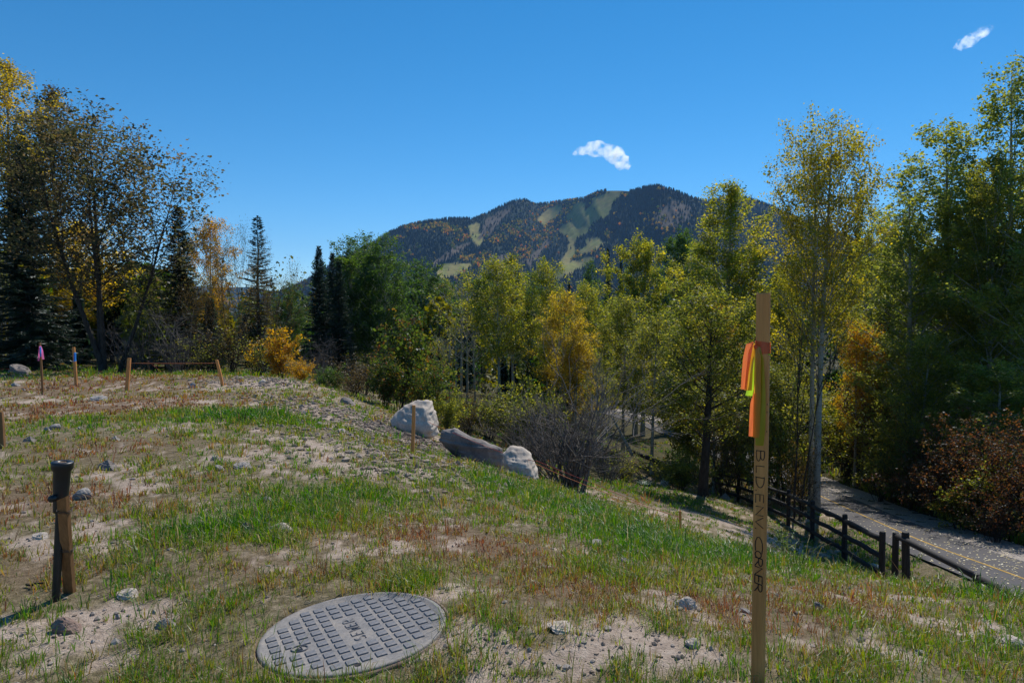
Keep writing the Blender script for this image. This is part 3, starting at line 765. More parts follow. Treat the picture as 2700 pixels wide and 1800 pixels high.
def spruce(seed, H=12.0, Rb=2.2, gap=0.27, per=8, open_=0.0, dens=1.0, start=.04):
    rng = np.random.RandomState(seed); tr = Acc()
    zz = np.linspace(-.3, H, 10)
    tr.tube(np.stack([rng.normal(0, .02, 10), rng.normal(0, .02, 10), zz], 1), np.maximum(.014 * H * (1 - zz / H), .012), 7)
    S, D, Ln, Cl = [], [], [], []
    z = H * start
    while z < H - .15:
        u = z / H
        Lmax = Rb * (1 - u) ** .85 + .10
        for b in range(per):
            az = rng.uniform(0, 6.283); L = Lmax * rng.uniform(.55 if open_ else .7, 1.12)
            if rng.rand() < open_: continue
            e = -.30 + .85 * u ** 1.5 + rng.normal(0, .09)
            d = np.array([math.cos(az) * math.cos(e), math.sin(az) * math.cos(e), math.sin(e)])
            n = 5; P, d2 = bend(np.array([0, 0, z + rng.uniform(-.1, .1)]), d, L, n, rng, .30, .05)
            if L > .5: tr.tube(P, np.linspace(.018, .004, n) * (L / 2 + .4), 3)
            m = max(3, int(L / .085 * dens)); f = (np.arange(m) + rng.rand(m)) / m
            f = np.maximum(f, .06); q = f * (n - 1); i = np.minimum(q.astype(int), n - 2)
            p = P[i] + (P[i + 1] - P[i]) * (q - i)[:, None]
            tdir = (P[i + 1] - P[i]) / (L / (n - 1))
            side = np.cross(tdir, [0, 0, 1.0]); side /= np.linalg.norm(side, axis=1)[:, None] + 1e-9
            cl = rng.rand()
            for sgn in (-1, 1):
                dd = tdir * rng.uniform(.5, 1.0, (m, 1)) + sgn * side * rng.uniform(.5, 1.0, (m, 1)) + np.array([0, 0, -.18]) + rng.normal(0, .16, (m, 3))
                dd /= np.linalg.norm(dd, axis=1)[:, None]
                S.append(p); D.append(dd); Ln.append((.14 + .34 * np.sqrt(L) * (1 - f) * .8 + .06) * rng.uniform(.6, 1.2, m)); Cl.append(np.full(m, cl))
            if rng.rand() < .9:
                mm = max(2, m // 3); ii = rng.choice(m, mm)
                dd = tdir[ii] * .5 + np.array([0, 0, -.75]) + rng.normal(0, .3, (mm, 3)); dd /= np.linalg.norm(dd, axis=1)[:, None]
                S.append(p[ii]); D.append(dd); Ln.append(rng.uniform(.10, .28, mm)); Cl.append(np.full(mm, cl))
        z += gap * (1 - .45 * u) * rng.uniform(.85, 1.15)
    # the leading shoot
    m = 26; f = rng.rand(m); S.append(np.stack([0 * f, 0 * f, H - .5 + f * .5], 1)); dd = rng.normal(0, 1, (m, 3)); dd[:, 2] = np.abs(dd[:, 2]) + .6
    D.append(dd / np.linalg.norm(dd, axis=1)[:, None]); Ln.append(np.full(m, .14)); Cl.append(np.full(m, .5))
    S, D, Ln, Cl = np.vstack(S), np.vstack(D), np.concatenate(Ln), np.concatenate(Cl); n = len(S)
    wv = np.cross(D, rng.normal(0, 1, (n, 3))); wv /= np.linalg.norm(wv, axis=1)[:, None] + 1e-9
    hw = (.016 + .05 * Ln)[:, None]
    # a tuft of needles: a narrow kite
    V = np.stack([S, S + D * Ln[:, None] * .45 + wv * hw, S + D * Ln[:, None], S + D * Ln[:, None] * .45 - wv * hw], 1).reshape(-1, 3)
    rnd = np.repeat(np.clip(rng.rand(n) * .65 + Cl * .35, 0, 1), 4)
    return tr.mesh('spruce_trunk', None, True), np_mesh('spruce_crown', V, np.arange(4 * n).reshape(-1, 4), None, None, False, None, rnd), H, Rb

def shrub(seed, H=2.0, Rr=1.1, stems=16, leaves=4500, size=0.06, levels=3, thick=0.012, twiggy=1.0):
    rng = np.random.RandomState(seed); tr = Acc(); tips = []
    def grow(p, d, L, r, lev):
        P, d2 = bend(p, d, L, 4, rng, .15, .13)
        tr.tube(P, r * np.linspace(1, .55, 4), 4 if lev == 0 else 3)
        tips.append((*P[1], *P[-1], L, rng.rand(), lev))
        if lev >= levels: return
        for k in range(rng.choice([2, 3])):
            q = rng.randint(1, 4)
            grow(P[q], unit(d2 + rng.normal(0, .48 * twiggy, 3) + np.array([0, 0, .08])), L * rng.uniform(.45, .8), r * .6, lev + 1)
    for s in range(stems):
        az = rng.uniform(0, 6.283); sp = rng.uniform(.05, 1.0) * Rr / H
        d = unit(np.array([math.cos(az) * sp, math.sin(az) * sp, 1]))
        grow(np.array([math.cos(az) * .12 * Rr, math.sin(az) * .12 * Rr, -.1]) * rng.rand(), d, H * rng.uniform(.35, .55), thick * rng.uniform(.6, 1.2), 0)
    tw = np.array(tips); top = np.percentile(tw[:, 5], 98)
    crown = None
    if leaves:
        w = tw[:, 6] * (tw[:, 8] >= 1) + 1e-4; w /= w.sum(); k = rng.choice(len(tw), leaves, p=w); f = rng.rand(leaves)
        LP = tw[k, :3] + (tw[k, 3:6] - tw[k, :3]) * f[:, None] + rng.normal(0, .055, (leaves, 3))
        LP[:, 2] = np.maximum(LP[:, 2], .05)
        crown = leaf_mesh('shrub_crown', LP, size, seed + 1, tw[k, 7])
    Rr = np.percentile(np.abs(tw[:, 3:5]), 92)
    return tr.mesh('shrub_stems', None, True), crown, float(top), float(Rr)

PROTO = {
    'tall': aspen(1, 12, .30, 2.3, 26000, .074, 1, 72, 'oval', .8),
    'twin': aspen(2, 12, .38, 2.9, 38000, .072, 2, 120, 'oval', .75, .13, jit=.13),
    'dense': aspen(3, 12, .16, 2.5, 30000, .078, 1, 70, 'oval', .7),
    'slim': aspen(4, 12, .34, 1.5, 15000, .074, 1, 44, 'oval', .9, .09),
    'round': aspen(5, 9, .18, 2.7, 32000, .085, 2, 70, 'round', .6),
    'mass': aspen(6, 14, .05, 3.4, 30000, .10, 1, 130, 'oval', .5, .15, jit=.11),
    'mass2': aspen(16, 14, .06, 3.2, 29000, .10, 1, 120, 'oval', .6, .14, jit=.11),
    'small': aspen(7, 7, .18, 1.9, 20000, .062, 2, 64, 'round', .75, .07),
    'leaning': aspen(9, 8, .26, 2.3, 24000, .062, 1, 70, 'round', .6, .15, lean=-.16),
    'mid': aspen(11, 7.5, .28, 2.1, 19000, .066, 1, 64, 'oval', .7, .075, jit=.11),
    'broad': aspen(12, 10, .06, 3.3, 28000, .10, 2, 120, 'oval', .55, .12, jit=.11),
    'bare_wide': aspen(13, 6.5, .30, 1.9, 1500, .065, 3, 60, 'oval', .75, .05, sparse=.7),
    'wide': aspen(21, 9.5, .30, 3.0, 19000, .10, 4, 200, 'round', .6, .10, sparse=.10, flare=.24, jit=.18),
    'thin': forked(22, 7, 4, .30, 6500, .075, 4, .05),
    'deadish': forked(23, 6.5, 3, .34, 1800, .07, 4, .07),
    'spruce': spruce(31, 12, 2.6, .25, 9),
    'spruce_slim': spruce(32, 13, 1.9, .27, 8),
    'spruce_open': spruce(33, 12, 2.0, .36, 7, .15, .8),
    'spruce_fat': spruce(34, 11, 3.3, .26, 10, 0, .85),
    'bush': shrub(41, 2.0, 1.1, 18, 5200, .062),
    'bush2': shrub(42, 2.0, 1.3, 18, 6500, .06),
    'bush_big': shrub(48, 3.2, 1.8, 26, 12000, .058, 4, .016),
    'bush3': shrub(43, 2.2, 1.0, 16, 4600, .075),
    'sparse_bush': shrub(44, 2.0, 1.0, 22, 1300, .05, 3, .011),
    'twigs': shrub(45, 2.2, 1.5, 34, 0, .05, 4, .016),
    'twigs2': shrub(46, 2.2, 1.7, 30, 0, .05, 3, .013, 1.3),
}
RATIO = []
def plant(name, proto, mat, bark, px, d, top, width, label, cat='tree', group=None, rz=None, base=None, lean=0.0):
    """stand a copy of a prototype where the photograph shows it: bearing px, depth d, top at photo row top"""
    tm, cm, H0, R0 = PROTO[proto]
    p = at(px, 900, d); x, y = p[0], p[1]
    z = gz(x, y) - 0.05
    h = at(px, top, d)[2] - z
    sz = h / H0
    sx = (width / 1800.0 * d) / (2 * R0) if width else sz
    rz = rz if rz is not None else (px * 0.37 + d) % 6.28
    e = empty(name, (x, y, z), rz, label, cat, group)
    e.scale = (sx, sx, sz)
    RATIO.append((round(sx / sz, 2), proto, px))
    if lean: e.rotation_euler = (0, lean, 0)
    for part, me, mt in (('trunk' if cat == 'tree' else 'stems', tm, bark), ('crown' if cat == 'tree' else 'foliage', cm, mat)):
        if me is None: continue
        if not me.materials: me.materials.append(M[mt])
        o = link(part, me, e)
        o.material_slots[0].link = 'OBJECT'
        o.material_slots[0].material = M[mt]
    return e

A_, S_ = 'aspen_tree', 'spruce_tree'
G1, G2, G3, G4 = 'trees behind the clearing on the left', 'trees in the valley behind the boulders', 'trees along the path', 'spruces in the wood'
TREES = [
 # left edge of the clearing
 (A_, 'tall', 'oldgold', 'aspen_bark', 35, 33, 178, 190, 'tallest golden aspen at the far left edge, rising above the dark spruce', G1),
 (A_, 'slim', 'brown', 'aspen_bark', 160, 35, 240, 170, 'thin pinkish brown aspen top between the golden aspen and the broad forked tree', G1),
 (A_, 'bare_wide', 'olive', 'aspen_bark', 5, 29, 640, 120, 'pale bare trunk standing at the left edge beside the big spruce', G1),
 (S_, 'spruce_fat', 'needle', 'dark_bark', 75, 25, 380, 330, 'broad black green spruce behind the pink flagged stake', G4),
 (S_, 'spruce_fat', 'needle', 'dark_bark', -120, 27, 330, 340, 'dark spruce cut off by the left edge of the view', G4),
 ('broadleaf_tree', 'wide', 'bronze', 'dark_bark', 280, 23.5, 268, 415, 'broad forked tree with dark bronze leaves and several leaning trunks', G1),
 (S_, 'spruce_slim', 'needle', 'dark_bark', 475, 26, 545, 190, 'dark spruce right of the forked tree, in front of the golden aspen', G4),
 (A_, 'mid', 'orange', 'aspen_bark', 555, 36, 575, 140, 'slender orange gold aspen between two spruces on the left', G1),
 (A_, 'mid', 'gold', 'aspen_bark', 205, 33, 590, 210, 'yellow aspen glowing low behind the trunks of the forked tree', G1),
 ('broadleaf_tree', 'thin', 'bronze', 'dark_bark', 618, 27, 590, 130, 'thin brownish tree with sparse leaves left of the pointed open spruce', G1),
 (S_, 'spruce_open', 'needle', 'dark_bark', 683, 29, 570, 190, 'pointed spruce with open tiers standing alone against the sky', G4),
 ('broadleaf_tree', 'thin', 'brown', 'dark_bark', 705, 25, 690, 150, 'bushy brown leaved tree at the foot of the pointed open spruce', G1),
 ('broadleaf_tree', 'thin', 'olive', 'dark_bark', 400, 25.5, 700, 180, 'low olive leaved tree under the right side of the forked tree', G1),
 ('broadleaf_tree', 'thin', 'brown', 'dark_bark', 560, 24.5, 740, 150, 'low brown tree behind the stake at the right end of the string', G1),
 (A_, 'broad', 'green', 'aspen_bark', 770, 56, 745, 100, 'small bright green tree in the gap below the sky, left of the dark spruces', G2),
 (A_, 'broad', 'green', 'aspen_bark', 360, 42, 690, 180, 'green tree showing through the trunks of the forked tree', G1),
 # centre left
 (S_, 'spruce', 'needle', 'dark_bark', 843, 42, 650, 130, 'tallest of the three dark spruces left of the green cottonwoods', G4),
 (S_, 'spruce_slim', 'needle', 'dark_bark', 878, 44, 668, 95, 'slim dark spruce, middle one beside the green cottonwoods', G4),
 (S_, 'spruce_slim', 'needle', 'dark_bark', 895, 41, 690, 115, 'dark spruce touching the left cottonwood, lowest of three', G4),
 (A_, 'broad', 'green', 'aspen_bark', 922, 47, 632, 175, 'left of three tall deep green cottonwoods below the mountain', G2),
 (A_, 'broad', 'green', 'aspen_bark', 965, 50, 620, 160, 'middle one of three tall deep green cottonwoods', G2),
 (A_, 'broad', 'green', 'aspen_bark', 1006, 46, 626, 165, 'right of three tall deep green cottonwoods below the mountain', G2),
 (S_, 'spruce', 'needleblue', 'dark_bark', 1042, 48, 758, 70, 'bluish spruce just right of the cottonwoods, left one of a pair', G4),
 (S_, 'spruce_slim', 'needleblue', 'dark_bark', 1063, 49, 762, 60, 'bluish spruce, right one of a pair beside the cottonwoods', G4),
 (A_, 'broad', 'green', 'aspen_bark', 1115, 60, 690, 190, 'rounded green tree between the blue spruces and the bare aspen', G2),
 (A_, 'round', 'olive', 'aspen_bark', 1165, 75, 740, 110, 'grey green far tree left of the bare aspen', G2),
 (A_, 'bare_wide', 'yellowgreen', 'aspen_bark', 1232, 33, 715, 190, 'nearly bare aspen with pale trunks and fine grey twigs', G2),
 (A_, 'round', 'green', 'aspen_bark', 1270, 80, 728, 110, 'dark green far tree behind the bare aspen', G2),
 (A_, 'bare_wide', 'yellowgreen', 'aspen_bark', 1185, 29, 850, 130, 'short bare aspen with white trunk left of the taller bare one', G2),
 (A_, 'mid', 'yellowgreen', 'aspen_bark', 1318, 31, 680, 170, 'yellow green aspen with grey white trunks right of the bare aspen', G2),
 (A_, 'slim', 'yellowgreen', 'aspen_bark', 1352, 33, 672, 110, 'slim yellowish aspen directly under the middle of the mountain', G2),
 (A_, 'mid', 'yellowgreen', 'aspen_bark', 1445, 34, 685, 135, 'yellow topped aspen just left of the two far dark spruces', G2),
 (A_, 'mid', 'oldgold', 'aspen_bark', 1480, 31, 770, 150, 'bright golden aspen in the middle of the picture', G2),
 (A_, 'small', 'oldgold', 'aspen_bark', 1520, 30, 880, 110, 'low golden tree at the foot of the bright golden aspen', G2),
 (A_, 'mass', 'green', 'aspen_bark', 1400, 60, 720, 120, 'green tree behind and between the two yellow aspens', G2),
 (S_, 'spruce_slim', 'needle', 'dark_bark', 1602, 68, 655, 60, 'thin far spruce spire left of the round yellow green tree', G4),
 (S_, 'spruce_slim', 'needle', 'dark_bark', 1636, 74, 690, 50, 'second far spruce spire, touching the round yellow green tree', G4),
 (S_, 'spruce', 'needle', 'dark_bark', 1500, 66, 745, 70, 'dark spruce top peeping out behind the golden aspen', G4),
 (A_, 'mass2', 'green', 'aspen_bark', 1560, 62, 690, 90, 'green tree left of the far spruce spires', G2),
 (A_, 'round', 'yellowgreen', 'aspen_bark', 1685, 48, 628, 160, 'round yellow green tree crowned with orange tints below the summit', G2),
 (A_, 'round', 'green', 'aspen_bark', 1785, 78, 612, 110, 'dark green round tree behind, left of the tall yellow green aspen', G2),
 (S_, 'spruce', 'needle', 'dark_bark', 1790, 55, 740, 80, 'dark spruce below the dark round tree', G4),
 (A_, 'mid', 'yellowgreen', 'aspen_bark', 1555, 37, 745, 160, 'fresh green aspen right of the bright golden aspen', G3),
 (A_, 'mid', 'olive', 'aspen_bark', 1645, 34, 780, 180, 'olive aspen in front of the round yellow green tree', G3),
 (A_, 'tall', 'yellowgreen', 'aspen_bark', 1915, 34, 490, 215, 'tall yellow green aspen left of the wooden stake top', G3),
 (A_, 'tall', 'olive', 'aspen_bark', 1845, 38, 640, 150, 'olive aspen filling in left of the tall yellow green one', G3),
 (A_, 'leaning', 'olive', 'dark_bark', 1858, 23.5, 770, 230, 'olive tree on a dark trunk leaning left beside the dirt track', G3),
 (A_, 'small', 'orange', 'aspen_bark', 1880, 29, 800, 130, 'orange tinted small tree just left of the wooden stake', G3),
 (A_, 'mid', 'olive', 'aspen_bark', 1720, 30, 830, 190, 'small olive tree left of the leaning trunk', G3),
 (A_, 'bare_wide', 'olive', 'aspen_bark', 1590, 27, 930, 110, 'short grey stemmed aspen right of the leafless thicket', G3),
 # right
 (A_, 'twin', 'goldgreen', 'aspen_bark', 2148, 23.5, 318, 245, 'tall aspen with two white trunks and golden top right of the wooden stake', G3),
 ('broadleaf_tree', 'deadish', 'yellowgreen', 'dark_bark', 2105, 22.5, 720, 210, 'dark crooked nearly leafless tree beside the twin white trunks', G3),
 (A_, 'dense', 'yellowgreen', 'aspen_bark', 2060, 33, 700, 150, 'yellow green tree directly behind the wooden stake', G3),
 (A_, 'small', 'olive', 'aspen_bark', 2050, 27, 960, 190, 'low leafy tree hiding the path behind the wooden stake', G3),
 (S_, 'spruce_slim', 'needle', 'dark_bark', 2258, 48, 505, 90, 'spruce tip poking out right of the twin trunked aspen', G4),
 (S_, 'spruce', 'needle', 'dark_bark', 1985, 58, 640, 70, 'small dark spruce between the two tall yellow aspens', G4),
 (A_, 'dense', 'yellowgreen', 'aspen_bark', 2290, 38, 555, 150, 'yellow green aspen between the twin trunks and the big green trees', G3),
 (A_, 'mass2', 'olive', 'aspen_bark', 2345, 42, 570, 110, 'olive tree in the notch before the big green trees', G3),
 (S_, 'spruce_fat', 'needle', 'dark_bark', 2330, 35, 800, 210, 'very dark spruce in the shade above the red brown brush', G4),
 (A_, 'small', 'orange', 'aspen_bark', 2275, 31, 840, 120, 'orange brown small tree in front of the shaded spruce', G3),
 (A_, 'mass', 'bluegreen', 'aspen_bark', 2405, 29.5, 520, 290, 'lower left tree of the big green group on the right', G3),
 (A_, 'mass', 'bluegreen', 'aspen_bark', 2500, 31, 335, 330, 'big green tree, second highest of the right hand group', G3),
 (A_, 'mass2', 'bluegreen', 'aspen_bark', 2665, 29, 180, 330, 'tallest green tree at the right edge of the picture', G3),
 (A_, 'tall', 'olive', 'aspen_bark', 2610, 27.5, 420, 170, 'yellow tinted tree in front of the tallest green tree', G3),
 (A_, 'mass2', 'bluegreen', 'aspen_bark', 2790, 25, 330, 330, 'green tree cut off by the right edge of the view', G3),
 (A_, 'broad', 'green', 'aspen_bark', 2570, 33, 500, 320, 'green tree filling the middle of the right hand group', G3),
 (A_, 'round', 'bluegreen', 'aspen_bark', 2640, 23, 960, 260, 'low green branches hanging over the red brown brush at the right', G3),
 (A_, 'small', 'olive', 'aspen_bark', 2430, 26, 880, 190, 'small olive tree with a dark trunk above the roadside brush', G3),
]
for r in TREES:
    plant(r[0], r[1], r[2], r[3], r[4], r[5], r[6], r[7], r[8], 'tree', r[9])

SG = 'shrubs at the edge of the wood'
SHRUBS = [
 ('bush3', 'orange', 745, 20.5, 868, 80, 'orange leaved bush at the top of the dirt bank'),
 ('bush', 'orange', 800, 20, 945, 60, 'small orange bush just right of the larger orange one'),
 ('twigs2', None, 840, 22, 880, 120, 'grey leafless bush right of the orange bush'),
 ('bush', 'green', 875, 19, 965, 70, 'bright green low bush left of the half buried boulder'),
 ('sparse_bush', 'brown', 930, 18.5, 955, 110, 'brownish thin bush above the half buried boulder'),
 ('bush3', 'oak', 1050, 18.2, 835, 130, 'tall oak bush with green and red leaves behind the big boulder'),
 ('bush3', 'oak', 1015, 17, 930, 90, 'lower oak bush with reddish leaves left of the big boulder'),
 ('bush', 'oak', 1125, 16.5, 950, 100, 'oak bush with red tips right behind the big boulder'),
 ('bush2', 'olive', 1175, 15.5, 1035, 90, 'fresh green bush right beside the big boulder'),
 ('sparse_bush', 'brown', 1230, 19, 1010, 110, 'thin brown bush between the oak bush and the leafless thicket'),
 ('twigs', None, 1500, 14.6, 920, 350, 'large dark leafless thicket in the middle of the bank'),
 ('twigs2', None, 1400, 16.5, 1040, 230, 'leafless twiggy bush left of the large dark thicket'),
 ('twigs2', None, 1600, 21, 1120, 120, 'grey leafless brush behind the large dark thicket'),
 ('sparse_bush', 'olive', 1650, 24, 1190, 100, 'thin olive bush left of the green round lid'),
 ('bush2', 'olive', 1795, 25, 1200, 120, 'olive bush behind the leaning trunk'),
 ('sparse_bush', 'brown', 1910, 26.5, 1110, 120, 'brown bush right of the leaning trunk by the fence'),
 ('bush2', 'olive', 1960, 29.5, 1090, 130, 'olive bush at the far end of the log fence'),
 ('bush', 'olive', 2075, 26, 1090, 150, 'leafy bush between the stake and the twin white trunks'),
 ('sparse_bush', 'brown', 2120, 23, 1150, 100, 'thin dark bush at the foot of the twin white trunks'),
 ('bush_big', 'yellowgreen', 2235, 33.5, 1010, 190, 'yellow green bush right of the twin white trunks'),
 ('sparse_bush', 'brown', 2260, 32, 1110, 150, 'brown brush where the path leaves the trees'),
 ('bush_big', 'olive', 2370, 27, 1090, 190, 'olive roadside bush with red tips'),
 ('bush_big', 'rust', 2330, 29.5, 1050, 150, 'reddish bush behind the olive roadside bush'),
 ('bush_big', 'olive', 2450, 25, 1050, 180, 'tall olive bush behind the red brown brush'),
 ('bush_big', 'rust', 2480, 22.8, 1180, 170, 'red brown bush at the bend of the path verge'),
 ('bush_big', 'rust', 2570, 20.8, 1120, 220, 'largest red brown bush on the right bank'),
 ('bush_big', 'rust', 2680, 19.2, 1150, 200, 'red brown bush at the right edge of the picture'),
 ('bush', 'olive', 2540, 20.2, 1280, 120, 'small olive bush low on the right bank'),
 ('sparse_bush', 'rust', 2640, 18.2, 1290, 150, 'thin red bush nearest the path at the right edge'),
 ('bush_big', 'oak', 2420, 24.2, 1170, 150, 'green and red bush where the verge bends, left of the red brown brush'),
 ('sparse_bush', 'olive', 2330, 26.5, 1180, 120, 'thin olive bush on the verge above the pale stones'),
 ('bush', 'olive', 2610, 19.6, 1210, 170, 'low olive bush in front of the largest red brown one'),
 ('bush_big', 'rust', 2800, 17.6, 1100, 220, 'red brown bush past the right edge of the view'),
 ('twigs2', None, 470, 24, 800, 200, 'grey leafless brush behind the string stakes'),
 ('twigs2', None, 350, 24.5, 850, 190, 'leafless brush between the forked trunks and the string'),
 ('sparse_bush', 'brown', 610, 23.5, 830, 130, 'brown thin bush right of the string stakes'),
 ('sparse_bush', 'olive', 680, 22, 880, 100, 'olive thin bush left of the orange bush'),
 ('sparse_bush', 'olive', 540, 23, 880, 120, 'olive thin bush behind the right string stake'),
 ('bush', 'olive', 1290, 25, 1040, 130, 'olive bush at the foot of the grey white aspens'),
 ('bush2', 'olive', 1420, 27, 1010, 150, 'olive bush behind the leafless thicket'),
 ('bush2', 'olive', 1830, 33, 1010, 150, 'olive bush under the trees by the far path'),
 ('bush2', 'olive', 1100, 27, 940, 160, 'dark olive bush under the cottonwoods'),
 ('sparse_bush', 'brown', 960, 24, 930, 150, 'dark brown bush in shade below the cottonwoods'),
]
for proto, mat, px, d, top, w, lab in SHRUBS:
    plant('shrub' if mat else 'leafless_shrub', proto, mat or 'brown', 'grey_bark' if mat is None else 'dark_bark', px, d, top, w, lab, 'shrub', SG)

# ------------------------------------------------------------------ the wood beyond, which reads as one mass
def far_wood():
    rng = np.random.RandomState(77)
    LPs, LS, C, tr = [], [], [], Acc()
    def crown(x, y, z, h, w, n, colr, conif):
        u = rng.rand(n)
        if conif:
            zz = .06 + .94 * u; rad = w * (1 - zz) ** .85 * np.sqrt(rng.uniform(.15, 1, n)) * (0.75 + .5 * ((zz * 14) % 1))
        else:
            zz = .12 + .88 * u; rad = w * np.sqrt(np.maximum(.03, 1 - (2 * zz - .98) ** 2)) * rng.uniform(.3, 1, n) ** .5 * (.72 + .5 * vnoise(zz * 8, np.full(n, x), 1.0, 2))
        az = rng.uniform(0, 6.283, n)
        LPs.append(np.stack([x + np.cos(az) * rad, y + np.sin(az) * rad, z + zz * h], 1))
        LS.append(np.full(n, .16 + .0016 * math.hypot(x, y)))
        C.append(np.clip(np.array(colr) * rng.uniform(.5, 1.6, (n, 1)), 0, 1))
    def one(px, d, top):
        p = at(px, 900, d); z = gz(p[0], p[1]); h = at(px, top, d)[2] - z
        if h < 3: return
        con = rng.rand() < .42
        colr = [(.014, .028, .014), (.02, .035, .02)][rng.randint(2)] if con else [(.05, .085, .014), (.09, .11, .016), (.17, .15, .018), (.035, .07, .012)][rng.randint(4)]
        w = h * (.16 if con else .26)
        crown(p[0], p[1], z, h, w, 620 if d < 110 else 320, colr, con)
        tr.tube(np.array([[p[0], p[1], z - .3], [p[0], p[1], z + h * .9]]), np.array([.13, .03]), 4)
    for k in range(120):
        px = rng.uniform(-150, 2850); d = rng.uniform(52, 125)
        top = np.interp(px, [0, 500, 700, 800, 900, 1040, 1100, 1300, 1500, 1700, 2000, 2300, 2700], [640, 700, 800, 790, 740, 770, 770, 790, 790, 760, 720, 640, 560]) + rng.uniform(0, 70)
        one(px, d, top)
    for k in range(75):   # behind the clearing
        px = rng.uniform(-250, 820); d = rng.uniform(30, 52)
        one(px, d, np.interp(px, [-250, 100, 500, 780], [640, 690, 740, 860]) + rng.uniform(-30, 130))
    for k in range(60):   # beyond the far bend of the path
        px = rng.uniform(1380, 2080); d = rng.uniform(68, 88)
        one(px, d, 975 + rng.uniform(-60, 60))
    for k in range(120):   # low understorey closing the gaps between trunks
        px = rng.uniform(-100, 2800); d = rng.uniform(36, 60)
        top = np.interp(px, [0, 700, 1000, 1600, 2200, 2700], [850, 880, 900, 940, 960, 950]) + rng.uniform(-20, 60)
        if 1480 < px < 2000: continue
        one(px, d, top)
    for k in range(420):  # the valley floor out to the foot of the mountain
        d = np.exp(rng.uniform(np.log(130), np.log(1150))); px = rng.uniform(500, 2300)
        p = at(px, 900, d); z = gz(p[0], p[1]); h = rng.uniform(11, 19); con = rng.rand() < .45
        crown(p[0], p[1], z, h, h * (.17 if con else .3), 100, (.016, .03, .016) if con else [(.05, .085, .014), (.15, .14, .018)][rng.randint(2)], con)
    P = np.vstack(LPs); S = np.concatenate(LS); Cc = np.vstack(C); n = len(P)
    nrm = rng.normal(0, 1, (n, 3)); nrm /= np.linalg.norm(nrm, axis=1)[:, None]
    a = np.cross(nrm, rng.normal(0, 1, (n, 3))); a /= np.linalg.norm(a, axis=1)[:, None]; b = np.cross(nrm, a)
    s = (S * rng.uniform(.6, 1.3, n))[:, None]
    V = np.stack([P - a * s, P + b * s * .6, P + a * s, P - b * s * .6], 1).reshape(-1, 3)
    o = link('far_wood', np_mesh('far_wood', V, np.arange(4 * n).reshape(-1, 4), None, M['grass'], False, np.repeat(Cc, 4, 0)))
    tag(o, 'mixed wood of dark spruce and turning aspen filling the valley', 'wood', kind='stuff')
    t = link('trunks', tr.mesh('far_trunks', M['dark_bark']), o); tag(t, kind='stuff')
far_wood()

